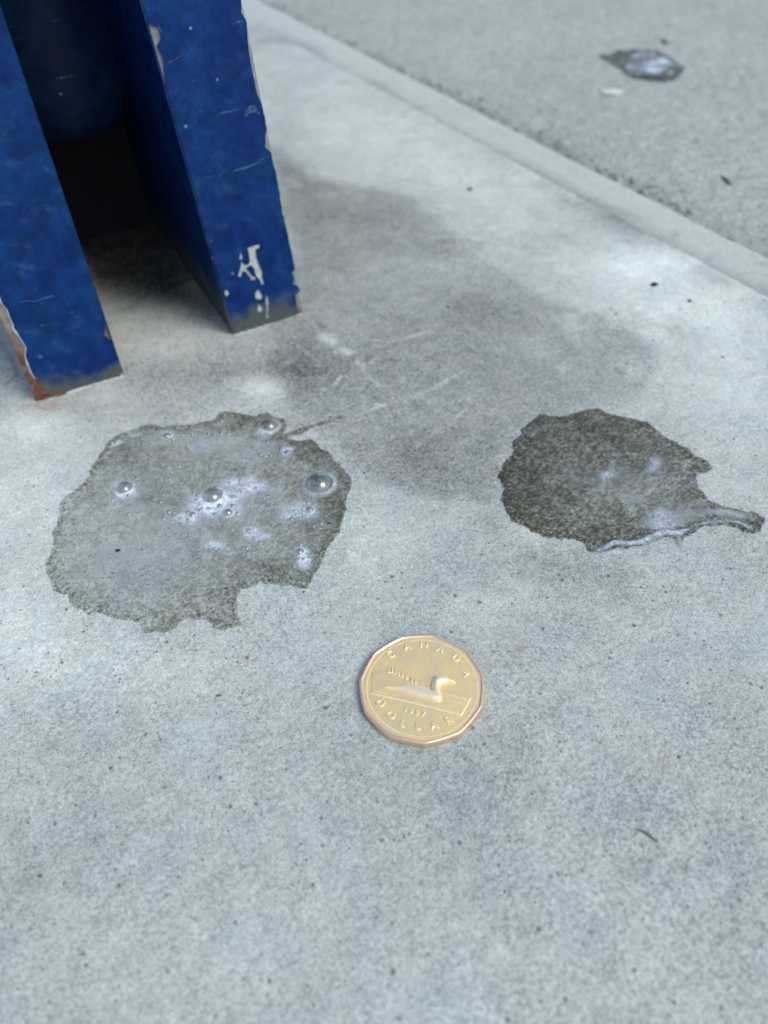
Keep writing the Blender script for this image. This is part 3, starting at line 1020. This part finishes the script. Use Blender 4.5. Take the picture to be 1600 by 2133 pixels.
for (bx, by, sx, sy, n) in ((870, 500, 130, 70, 60), (1010, 430, 90, 45, 40), (750, 590, 45, 30, 26), (440, 460, 60, 40, 22), (1280, 560, 70, 40, 40), (1295, 765, 28, 40, 34), (1060, 680, 60, 25, 14), (880, 725, 35, 18, 16), (1100, 250, 70, 40, 26), (600, 190, 180, 30, 22), (1250, 810, 30, 15, 8), (1110, 480, 70, 40, 16), (980, 640, 200, 60, 14)):
    for _ in range(n):
        u, v = 70 + (bx + rng.normal(0, sx * 0.6)) / 2.319, 830 + (by + rng.normal(0, sy * 0.6)) / 2.319
        g = G(u, v, 0.0005)
        rr = rng.uniform(1.6, 3.6) ** 1.45 / 2.319 * px_mm(u, v)
        if poly_sdf(np.array([g[0]]), np.array([g[1]]), lp)[0] < -rr * 2 and all(math.hypot(g[0] - a, g[1] - b_) > (rr + c_) * 0.95 for a, b_, c_ in lbub):
            lbub.append((g[0], g[1], rr))
for (bx, by, sx, sy, n) in ((900, 450, 420, 260, 40), (620, 170, 280, 40, 30), (1330, 600, 90, 150, 16), (700, 500, 260, 160, 14), (870, 505, 120, 55, 34), (1000, 430, 90, 40, 18), (745, 585, 40, 25, 10), (1285, 560, 60, 35, 16), (1295, 765, 26, 34, 10), (1100, 255, 60, 30, 12), (430, 470, 60, 30, 10)):
    for _ in range(n):
        u, v = 70 + (bx + rng.normal(0, sx * 0.6)) / 2.319, 830 + (by + rng.normal(0, sy * 0.6)) / 2.319
        g = G(u, v, 0.0005)
        rr = rng.uniform(5, 12) / 2.319 * px_mm(u, v)
        if poly_sdf(np.array([g[0]]), np.array([g[1]]), lp)[0] < -rr * 2 and all(math.hypot(g[0] - a, g[1] - b_) > (rr + c_) * 0.95 for a, b_, c_ in lbub):
            lbub.append((g[0], g[1], rr))
data = film('p', lp, M_FILM_FOAM, slab_h, 0.00050, 201, arms=((streak, 0.0016),), bubbles=[b_ for b_ in lbub if b_[2] > 0.0009])
px_, py_, pz_, F, s = data


def cblob(x, y, cx, cy, rx_, ry_, o=C4, p=2.0):
    return blob(x, y, o[0] + cx / o[2], o[1] + cy / o[2], rx_ / o[2], ry_ / o[2], p)


wfx, wfy = px_ + fbm(px_, py_, 0.005, 3, 211) * 0.0022, py_ + fbm(px_, py_, 0.005, 3, 215) * 0.0022
milk = np.zeros_like(px_)
for cx, cy, a, b_, k in ((880, 510, 125, 62, .95), (1010, 425, 100, 48, .70), (745, 590, 60, 32, .55), (445, 455, 60, 42, .75), (1285, 555, 90, 48, .62), (1297, 765, 38, 48, .65), (1075, 660, 75, 30, .38), (880, 725, 45, 24, .42),
                         (1000, 250, 230, 70, .29), (700, 215, 300, 45, .29), (1380, 400, 80, 60, .18), (900, 600, 420, 180, .16), (480, 640, 330, 200, .16), (300, 800, 200, 130, .17), (620, 880, 280, 130, .12), (645, 180, 46, 20, .55), (382, 214, 36, 24, .6), (1225, 258, 36, 22, .55), (908, 106, 28, 14, .45), (480, 185, 40, 12, .4), (1130, 160, 50, 14, .4), (1100, 460, 100, 50, .20), (560, 380, 260, 90, .14)):  # broad upper-band blobs paint a lavender sky sheen
    milk += (1.35 * k * cblob(wfx, wfy, cx, cy, a, b_, p=4.0) if k > 0.3 else k * cblob(wfx, wfy, cx, cy, a, b_, p=2.4))
milk *= 0.62 + 0.38 * smooth(-0.5, 0.5, fbm(px_, py_, 0.005, 3, 221) * 1.6)
milk *= smooth(0.0006, 0.0035, s)
in_b = np.zeros_like(px_)
for bx, by, br in lbub:
    if br > 0.0004:
        d = np.hypot(px_ - bx, py_ - by) / br
        milk += 0.42 * np.exp(-((d - 1.12) / 0.16) ** 2)
        milk *= 1 - 0.75 * smooth(1.0, 0.8, d)
        in_b += smooth(1.05, 0.9, d)
tint = 0.28 + 0.20 * np.exp(-(s / 0.0017) ** 2) + 0.42 * cblob(px_, py_, 1450, 560, 110, 260) + 0.40 * cblob(px_, py_, 1320, 230, 180, 70) + 0.34 * cblob(px_, py_, 1050, 100, 180, 40) + 0.22 * cblob(px_, py_, 480, 260, 180, 70) + 0.2 * cblob(px_, py_, 1150, 840, 180, 60) \
    + 0.22 * cblob(px_, py_, 600, 440, 70, 45) + 0.18 * cblob(px_, py_, 880, 620, 140, 35) - 0.12 * cblob(px_, py_, 500, 720, 320, 180) + 0.12 * in_b
tint = np.where(s < 0.0012, np.maximum(tint, 0.45), tint) * (0.3 + 0.7 * smooth(0.0, 0.0008, s))
puddle_l, cl = build_film('foamy_puddle', data, M_FILM_FOAM, milk, tint)
tag(puddle_l, 'large foamy wet puddle full of clear bubbles in front of the blue leg', 'puddle', 'wet puddles on the ground')
put_bubbles(puddle_l, cl, lbub, slab_h)

# right dark puddle with a thick rim of water along its near side
RP = [(240, 150), (300, 100), (350, 85), (440, 95), (530, 75), (600, 65), (650, 50), (720, 75), (790, 95), (870, 115), (940, 140), (980, 170), (1040, 210), (1110, 245), (1170, 285), (1200, 320), (1260, 350), (1290, 395), (1250, 420), (1215, 430),
      (1225, 480), (1240, 520), (1290, 560), (1350, 585), (1420, 605), (1480, 625), (1550, 630), (1590, 660), (1585, 700), (1550, 740), (1500, 750), (1470, 745), (1430, 720), (1350, 705), (1260, 715), (1190, 740), (1130, 790), (1110, 815), (1080, 790),
      (1030, 770), (960, 780), (900, 815), (820, 825), (740, 845), (690, 855), (620, 855), (590, 850), (580, 810), (520, 795), (440, 790), (350, 770), (270, 730), (220, 705), (150, 695), (155, 650), (130, 600), (105, 560), (120, 500), (105, 440), (110, 390), (140, 340), (165, 270), (190, 210)]
C5 = (1000, 830, 2.667)
rp = [tuple(G(*p)[:2]) for p in crop(RP, *C5)]
rbub = []
for (bx, by, sx, sy, n, r0, r1) in ((980, 640, 60, 50, 26, 3, 11), (1090, 640, 120, 50, 26, 2, 7), (960, 370, 40, 25, 18, 2, 6), (710, 435, 25, 15, 9, 2, 6), (1380, 650, 90, 18, 26, 2, 5), (830, 540, 40, 25, 9, 2, 5), (1020, 700, 60, 20, 14, 3, 8), (660, 620, 40, 8, 4, 3, 6), (333, 548, 6, 3, 2, 3, 5)):
    for _ in range(n):
        u, v = 1000 + (bx + rng.normal(0, sx * 0.6)) / 2.667, 830 + (by + rng.normal(0, sy * 0.6)) / 2.667
        g = G(u, v, 0.0004)
        rr = rng.uniform(r0, r1) / 2.667 * px_mm(u, v)
        if poly_sdf(np.array([g[0]]), np.array([g[1]]), rp)[0] < -rr * 1.5 and all(math.hypot(g[0] - a, g[1] - b_) > (rr + c_) * 0.95 for a, b_, c_ in rbub):
            rbub.append((g[0], g[1], rr))
data = film('p', rp, M_FILM_DARK, slab_h, 0.00050, 231, bubbles=[b_ for b_ in rbub if b_[2] > 0.0008], depth=0.0003)
px_, py_, pz_, F, s = data
wfx, wfy = px_ + fbm(px_, py_, 0.006, 3, 241) * 0.003, py_ + fbm(px_, py_, 0.006, 3, 245) * 0.003
milk = np.zeros_like(px_)
for cx, cy, a, b_, k in ((965, 372, 55, 32, .55), (705, 437, 38, 20, .45), (840, 548, 45, 25, .22), (990, 640, 70, 45, .45), (1010, 700, 90, 30, .60), (1110, 640, 130, 50, .22), (1380, 650, 130, 22, .50), (520, 430, 160, 60, .07), (800, 480, 200, 90, .10)):
    milk += k * cblob(wfx, wfy, cx, cy, a, b_, C5, 2.4)
milk *= smooth(0.0003, 0.0025, s)
tint = 0.64 + 0.12 * np.exp(-(s / 0.0022) ** 2) + 0.22 * cblob(px_, py_, 220, 440, 150, 220, C5) + 0.15 * cblob(px_, py_, 700, 150, 250, 70, C5) - 0.28 * cblob(px_, py_, 1000, 520, 300, 170, C5) - 0.12 * cblob(px_, py_, 1420, 650, 140, 50, C5)
tint *= 0.35 + 0.65 * smooth(0.0, 0.0008, s)
puddle_r, cr = build_film('dark_puddle', data, M_FILM_DARK, milk, tint)
tag(puddle_r, 'dark brown wet puddle with a pointed tail, right of the foamy one', 'puddle', 'wet puddles on the ground')
put_bubbles(puddle_r, cr, rbub, slab_h)

# small bubbles added along the lower lip for its glints
lip = []
for cx, cy in ((660, 852), (700, 848), (742, 765), (760, 838), (795, 832), (830, 826), (862, 822), (900, 812), (935, 795), (965, 783), (990, 790), (1015, 783), (1040, 786), (1190, 700), (1210, 735), (1225, 742), (1290, 712), (1310, 709), (1335, 706), (1420, 705), (1150, 690), (1120, 690), (1060, 700)):
    u, v = 1000 + cx / 2.667, 830 + cy / 2.667
    g = G(u, v, 0.0004)
    lip.append((g[0], g[1], rng.uniform(3.5, 7.5) / 2.667 * px_mm(u, v)))
put_bubbles(puddle_r, cr, lip, slab_h, 0.7)

# the thick water rim: a rounded ridge, its sky reflection painted in as pale milk
RIM = [(640, 850, 10), (690, 832, 19), (745, 800, 24), (830, 806, 22), (900, 798, 23), (960, 765, 24), (1030, 745, 27), (1095, 752, 30), (1150, 732, 20), (1200, 706, 15), (1280, 692, 15), (1370, 684, 15), (1440, 695, 17), (1500, 728, 16)]
rim_arms = [([(1095, 752, 26), (1105, 785, 20), (1108, 815, 12)]), ([(745, 800, 16), (738, 780, 11), (735, 762, 8)])]


def ridge_sdf(x, y):
    best = np.full(np.shape(x), 1e9)
    for chain in [RIM] + rim_arms:
        for i in range(len(chain) - 1):
            (u0, v0, w0), (u1, v1, w1) = chain[i], chain[i + 1]
            a, b_ = G(1000 + u0 / 2.667, 830 + v0 / 2.667)[:2], G(1000 + u1 / 2.667, 830 + v1 / 2.667)[:2]
            k = px_mm(1000 + u0 / 2.667, 830 + v0 / 2.667) / 2.667
            e0, e1 = b_[0] - a[0], b_[1] - a[1]
            t = np.clip(((x - a[0]) * e0 + (y - a[1]) * e1) / (e0 * e0 + e1 * e1), 0, 1)
            best = np.minimum(best, np.hypot(x - a[0] - t * e0, y - a[1] - t * e1) - (w0 + (w1 - w0) * t) * k * 1.35)
    return best + fbm(x, y, 0.004, 3, 251) * 0.0005


rb = [G(1000 + u / 2.667, 830 + v / 2.667) for u, v, w in RIM]
px_, py_, F = clip_grid(ridge_sdf, min(p[0] for p in rb) - .006, max(p[0] for p in rb) + .006, min(p[1] for p in rb) - .008, max(p[1] for p in rb) + .006, 0.00035)
s = -ridge_sdf(px_, py_)
pz_ = slab_h(px_, py_) + 0.00025 + 0.00036 * smooth(0, 0.0026, s) * (0.8 + 0.5 * fbm(px_, py_, 0.006, 2, 255))
rim = mesh_np('water_rim', np.stack([px_, py_, pz_], 1) - cr, F, M_FILM_DARK, puddle_r, attrs=dict(milk=0.88 * smooth(0.0, 0.0016, s) * (1 + 0.7 * fbm(px_, py_, 0.004, 3, 257)), tint=0.35 * smooth(0, 0.001, s)))
tag(rim, 'thick pale rim of standing water along the near edge of the puddle')

# far puddle lying on the road
C6 = (1200, 60, 5.714)


def GR(u, v):
    return G(u, v, ROAD_Z + 0.0003)


FP = [(255, 310), (310, 285), (400, 285), (500, 250), (600, 240), (680, 235), (760, 240), (850, 235), (950, 250), (1030, 290), (1120, 340), (1200, 390), (1260, 435), (1310, 465), (1270, 510), (1220, 560), (1150, 610), (1050, 630), (950, 620), (850, 610), (760, 595), (690, 600), (620, 550), (540, 490), (480, 440), (400, 400), (330, 345)]
fp = [tuple(GR(*p)[:2]) for p in crop(FP, *C6)]
flat_road = lambda x, y: road_h(x, y) * 0.35 + (ROAD_Z + 0.0002) * 0.65 + 0.0006
data = film('p', fp, M_FILM_DARK, lambda x, y: road_h(x, y) + 0.0003, 0.0010, 261, depth=0.0006, ramp=0.010)
px_, py_, pz_, F, s = data
wfx, wfy = px_ + fbm(px_, py_, 0.012, 3, 271) * 0.006, py_ + fbm(px_, py_, 0.012, 3, 275) * 0.010
milk = np.zeros_like(px_)
for cx, cy, a, b_, k in ((980, 350, 150, 45, .75), (860, 440, 120, 45, .65), (720, 270, 60, 25, .6), (400, 315, 60, 16, .6), (590, 410, 50, 18, .7), (1095, 475, 30, 18, .6), (860, 245, 40, 16, .5), (670, 480, 35, 14, .5), (780, 380, 250, 90, .15)):
    milk += k * cblob(wfx, wfy, cx, cy, a, b_, C6, 2.6)  # white patches paint the reflected sky into the film
milk *= 1.25 * smooth(0.001, 0.005, s)
tint = 0.85 + 0.25 * cblob(px_, py_, 900, 570, 250, 60, C6) + 0.2 * cblob(px_, py_, 550, 270, 100, 40, C6)
puddle_f, cf = build_film('small_puddle', data, M_FILM_DARK, milk, tint)
tag(puddle_f, 'small far wet puddle with painted white sky reflections out on the road', 'puddle', 'wet puddles on the ground')
fbub = []
for _ in range(40):
    cx, cy = rng.choice([980, 860, 720, 600, 1090]) + rng.normal(0, 60), rng.choice([350, 440, 300, 400]) + rng.normal(0, 25)
    g = GR(1200 + cx / 5.714, 60 + cy / 5.714)
    rr = rng.uniform(0.0005, 0.0014)
    if poly_sdf(np.array([g[0]]), np.array([g[1]]), fp)[0] < -0.003 and all(math.hypot(g[0] - a, g[1] - b_) > (rr + c_) for a, b_, c_ in fbub):
        fbub.append((g[0], g[1], rr))
put_bubbles(puddle_f, cf, fbub, lambda x, y: road_h(x, y) + 0.0004)
sp_ = [tuple(GR(*p)[:2]) for p in crop([(1000, 122), (1050, 118), (1115, 145), (1075, 178), (1020, 165)], *C6)]
data = film('p', sp_, M_FILM_DARK, lambda x, y: road_h(x, y) + 0.0003, 0.0008, 281, depth=0.0002, ramp=0.003)
drop, _c = build_film('wet_drop', data, M_FILM_DARK, np.zeros_like(data[0]), np.full_like(data[0], 1.1))
tag(drop, 'tiny dark wet drop on the road just above the small far puddle', 'wet drop')

# ------------------------------------------------------------------ coin
CZ = 0.00195
cc = G(878.5, 1428, CZ)
COIN_Z = float(slab_h(np.array([cc[0]]), np.array([cc[1]]))[0]) + 0.00010
coin = empty('dollar_coin', (cc[0], cc[1], COIN_Z))
tag(coin, 'eleven sided gold dollar coin with a swimming bird lying on the concrete', 'coin')


def cp(cx, cy, o=(720, 1290, 5.0), z=0.0017):
    g = G(o[0] + cx / o[2], o[1] + cy / o[2], z)
    return g[0] - cc[0], g[1] - cc[1]


v0 = cp(830, 1275)
A0 = math.atan2(v0[1], v0[0])
RAD, NS = 0.01362, 11 * 10


def coin_ring(scale, inset, zc, blend=0.56):
    pts = []
    for i in range(NS):
        a = 2 * math.pi * i / NS
        loc = (a + math.pi / 11) % (2 * math.pi / 11) - math.pi / 11
        loc = abs((a % (2 * math.pi / 11)) - math.pi / 11)
        poly = math.cos(math.pi / 11) / math.cos(loc)
        rr = RAD * (1 - blend * (1 - poly)) * scale - inset
        pts.append((rr * math.cos(a + A0), rr * math.sin(a + A0), zc))
    return pts


def lofted(name, rings, mat, parent, cap=False):
    v = [p for r_ in rings for p in r_]
    f = []
    for j in range(len(rings) - 1):
        for i in range(NS):
            a, b_ = j * NS + i, j * NS + (i + 1) % NS
            f.append((a, b_, b_ + NS, a + NS))
    me = bpy.data.meshes.new(name)
    if cap:
        v.append((0, 0, rings[-1][0][2]))
        n = len(v) - 1
        f += [((len(rings) - 1) * NS + i, (len(rings) - 1) * NS + (i + 1) % NS, n) for i in range(NS)]
        v.append((0, 0, rings[0][0][2]))
        f += [((i + 1) % NS, i, n + 1) for i in range(NS)]
    me.from_pydata(v, [], f)
    me.polygons.foreach_set('use_smooth', [True] * len(me.polygons))
    me.materials.append(mat)
    ob = bpy.data.objects.new(name, me)
    COL.objects.link(ob)
    ob.parent = parent
    return ob


FZ = 0.00168
lofted('field', [coin_ring(1, 0.0010, 0.0002), coin_ring(1, 0.0005, 0.0004), coin_ring(1, 0.0005, FZ), coin_ring(1, 0.0009, FZ), coin_ring(0.6, 0.0, FZ)], M_GOLD, coin, cap=True)
lofted('rim', [coin_ring(1, 0.0004, 0.0), coin_ring(1, 0.00015, 0.00006), coin_ring(1, 0.00002, 0.00022), coin_ring(1, 0, 0.0005), coin_ring(1, 0, 0.0014), coin_ring(1, 0.00004, 0.00172), coin_ring(1, 0.00015, 0.00189), coin_ring(1, 0.00030, 0.00195),
               coin_ring(1, 0.00050, 0.00194), coin_ring(1, 0.00068, 0.00183), coin_ring(1, 0.00080, FZ - 0.00002)], M_RIM, coin)
# ring of beads
bv, bf, nb = [], [], 0
bm = bmesh.new()
bmesh.ops.create_icosphere(bm, subdivisions=1, radius=1)
bvv = np.array([v.co[:] for v in bm.verts])
bff = np.array([[v.index for v in f_.verts] for f_ in bm.faces])
bm.free()
for i in range(132):
    a = 2 * math.pi * i / 132
    bv.append(bvv * np.array([0.00017, 0.00017, 0.00020]) + np.array([0.0119 * math.cos(a), 0.0119 * math.sin(a), FZ + 0.00002]))
    bf.append(bff + nb)
    nb += len(bvv)
beads = mesh_np('bead_ring', np.concatenate(bv), np.concatenate(bf), M_RELIEF, coin)
tag(beads, kind='stuff')


def glyph_mesh(ch):
    cu = bpy.data.curves.new('glyph', 'FONT')
    cu.body = ch
    cu.align_x, cu.align_y = 'CENTER', 'CENTER'
    cu.size = 1.0
    cu.extrude = 0.03
    cu.bevel_depth = 0.022
    cu.bevel_resolution = 1
    cu.offset = -0.008
    cu.resolution_u = 3
    ob = bpy.data.objects.new('glyph', cu)
    COL.objects.link(ob)
    dg = bpy.context.evaluated_depsgraph_get()
    me = bpy.data.meshes.new_from_object(ob.evaluated_get(dg))
    bpy.data.objects.remove(ob)
    me.materials.clear()
    me.materials.append(M_RELIEF)
    # centre on its own box
    co = np.array([v.co[:] for v in me.vertices])
    mid = (co.max(0) + co.min(0)) / 2
    for v in me.vertices:
        v.co.x -= mid[0]
        v.co.y -= mid[1]
    return me


_gl = {}


def letter(ch, x_, y_, ang, size, name='letter'):
    if ch not in _gl:
        _gl[ch] = glyph_mesh(ch)
    ob = bpy.data.objects.new(name, _gl[ch])
    COL.objects.link(ob)
    ob.parent = coin
    ob.location = (x_, y_, FZ + 0.00004)
    ob.rotation_euler = (0, 0, ang)
    ob.scale = (size, size, 0.0034)


for ch, p in zip('CANADA', ((465, 372), (640, 290), (815, 268), (985, 315), (1150, 410), (1252, 572))):
    q = cp(*p)
    a = math.atan2(q[1], q[0])
    letter(ch, q[0], q[1], a - math.pi / 2, 0.0024)
for ch, p in zip('DOLLAR', ((368, 878), (475, 1000), (600, 1085), (755, 1112), (922, 1108), (1078, 1052))):
    q = cp(*p)
    a = math.atan2(q[1], q[0])
    letter(ch, q[0], q[1], a + math.pi / 2, 0.0024)
da, db = cp(622, 945), cp(810, 990)
for k, ch in enumerate('1987'):
    t = k / 3
    letter(ch, da[0] + (db[0] - da[0]) * t, da[1] + (db[1] - da[1]) * t, math.atan2(db[1] - da[1], db[0] - da[0]) + 0.05, 0.0016, 'numeral')


C7 = (770, 1380, 7.273)


def relief(name, pts, height, ramp, res, base=0.0, power=0.6, wob=0.0, mat=None):
    poly = [cp(a, b_, C7) for a, b_ in pts]
    f_ = lambda x, y: poly_sdf(x, y, poly)
    X_, Y_, F_ = clip_grid(f_, min(p[0] for p in poly) - res, max(p[0] for p in poly) + res, min(p[1] for p in poly) - res, max(p[1] for p in poly) + res, res)
    s_ = -f_(X_, Y_)
    Z_ = FZ - 0.00002 + (base + height * np.sqrt(np.clip(1 - (1 - np.clip(s_ / ramp, 0, 1)) ** 2, 0, 1))) * smooth(0, 0.00008, s_) + 0.00002 * smooth(0, 0.0001, s_)
    if wob:
        Z_ += wob * fbm(X_, Y_, 0.0012, 2, 301) * smooth(0, 0.0003, s_)
    return mesh_np(name, np.stack([X_, Y_, Z_], 1), F_, mat or M_RELIEF, coin)


relief('lake_panel', [(30, 150), (120, 148), (230, 130), (330, 170), (460, 200), (560, 240), (680, 290), (820, 345), (900, 360), (1080, 400), (1300, 455), (1550, 525), (1480, 670), (1400, 810), (1000, 710), (600, 610), (300, 540), (15, 480)], 0.00006, 0.0004, 0.00018, 0.00004, 0.7, 0.00002, M_GOLD)
relief('shore_band', [(30, 470), (300, 525), (600, 592), (1000, 690), (1385, 785), (1400, 812), (1000, 712), (600, 612), (300, 542), (15, 482)], 0.00012, 0.0002, 0.00010, 0.00003)
for (tx, ty, hh) in ((290, 120, 45), (340, 118, 62), (395, 140, 70), (440, 165, 55), (490, 190, 62), (560, 225, 45), (640, 265, 50), (690, 285, 30)):
    relief('pine', [(tx - 26, ty + 45), (tx - 14, ty), (tx, ty - hh), (tx + 16, ty), (tx + 28, ty + 52)], 0.00026, 0.00025, 0.00007, 0.00006)
for (rx0, ry0, rx1, ry1) in ((1130, 560, 1440, 640), (1140, 480, 1480, 565), (60, 440, 260, 475)):
    relief('ripple', [(rx0, ry0 - 5), (rx1, ry1 - 5), (rx1 + 14, ry1 + 3), (rx1, ry1 + 8), (rx0, ry0 + 8), (rx0 - 14, ry0)], 0.00014, 0.00010, 0.00006, 0.00007)
loon = relief('swimming_bird', [(200, 370), (350, 375), (450, 360), (560, 335), (680, 340), (800, 370), (900, 410), (930, 430), (935, 350), (950, 280), (990, 220), (1050, 195), (1110, 195), (1170, 220), (1210, 260), (1270, 290), (1320, 310), (1250, 318), (1190, 318), (1120, 328), (1070, 348), (1065, 400), (1080, 450), (1100, 530), (1095, 590), (1040, 605), (950, 595), (850, 560), (720, 530), (600, 490), (480, 450), (350, 415), (250, 400)], 0.00075, 0.0012, 0.00010, 0.00020)


# ------------------------------------------------------------------ loose crumbs
def crumb(name, u, v, w, h, mat, label, cat, seed, zf=slab_h, zb=0.0, flat=0.5, turn=0.0, group=None):
    g = G(u, v, zb)
    k = px_mm(u, v, zb)
    me = pebble_mesh(name, mat, seed, 2, 1.0, 0.22)
    ob = bpy.data.objects.new(name, me)
    COL.objects.link(ob)
    a, b_ = w * k / 2, h * k / 2
    ob.scale = (a, b_, min(a, b_) * flat)
    ob.rotation_euler = (0, 0, -YAW + turn)
    ob.location = (g[0], g[1], float(zf(np.array([g[0]]), np.array([g[1]]))[0]) + min(a, b_) * flat * 0.55)
    tag(ob, label, cat, group)
    return ob


GG = 'loose dark crumbs on the concrete'
crumb('black_crumb', 1362, 594, 15, 13, M_BLACK, 'larger black crumb on the whitish concrete below the kerb strip', 'crumb', 1, group=GG, turn=0.2)
crumb('black_crumb', 1436, 627, 8, 8, M_BLACK, 'small dark crumb right of the larger black one on whitish concrete', 'crumb', 2, group=GG)
crumb('black_crumb', 979, 395, 9, 11, M_BLACK, 'dark crumb on pale concrete above the broad grey stain', 'crumb', 3, group=GG)
crumb('black_crumb', 246, 1149, 11, 8, M_BLACK, 'black crumb lying in the wet film of the foamy puddle', 'crumb', 4, zf=lambda x, y: slab_h(x, y) + 0.0003, group=GG)
crumb('black_crumb', 934, 640, 6, 6, M_BLACK, 'tiny dark crumb in the middle of the grey stain', 'crumb', 5, group=GG)
crumb('black_crumb', 455, 1449, 12, 6, M_BROWN, 'flat grey crumb on dry concrete left of the coin', 'crumb', 6, group=GG)
crumb('black_crumb', 1414, 1578, 8, 7, M_BROWN, 'small grey crumb beside the rust spot right of the coin', 'crumb', 7, group=GG)
crumb('pale_flake', 1275, 194, 46, 40, M_PALE, 'white flake lying on the road below the small far puddle', 'flake', 8, zf=lambda x, y: road_h(x, y) + 0.0002, zb=ROAD_Z, flat=0.06, turn=-0.3)


def twig(u0, v0, u1, v1, wpx, label, zf, zb=0.0):
    a, b_ = G(u0, v0, zb), G(u1, v1, zb)
    r = wpx / 2 * px_mm(u0, v0, zb)
    n, m_ = 9, 7
    vs_, fs_ = [], []
    d = (b_ - a)[:2]
    L = np.hypot(*d)
    nrm = np.array([-d[1], d[0]]) / L
    for i in range(n):
        t = i / (n - 1)
        c = a[:2] + d * t + nrm * r * 0.8 * math.sin(t * 5)
        rr = r * (0.55 + 0.45 * math.sin(math.pi * (0.1 + 0.85 * t)))
        zc = float(zf(np.array([c[0]]), np.array([c[1]]))[0]) + r * 0.7
        for k in range(m_):
            an = 2 * math.pi * k / m_
            vs_.append((c[0] + nrm[0] * rr * math.cos(an), c[1] + nrm[1] * rr * math.cos(an), zc + rr * math.sin(an)))
    for i in range(n - 1):
        for k in range(m_):
            fs_.append((i * m_ + k, i * m_ + (k + 1) % m_, (i + 1) * m_ + (k + 1) % m_, (i + 1) * m_ + k))
    me = bpy.data.meshes.new('twig')
    me.from_pydata(vs_, [], fs_ + [tuple(range(m_))[::-1], tuple(range((n - 1) * m_, n * m_))])
    me.materials.append(M_BROWN)
    ob = bpy.data.objects.new('twig', me)
    COL.objects.link(ob)
    tag(ob, label, 'twig')


twig(1326, 1729, 1371, 1752, 6, 'thin dark sliver on the concrete at lower right of the coin', slab_h)
twig(1502, 372, 1524, 388, 7, 'short grey sliver on the road beyond the kerb', road_h, ROAD_Z)
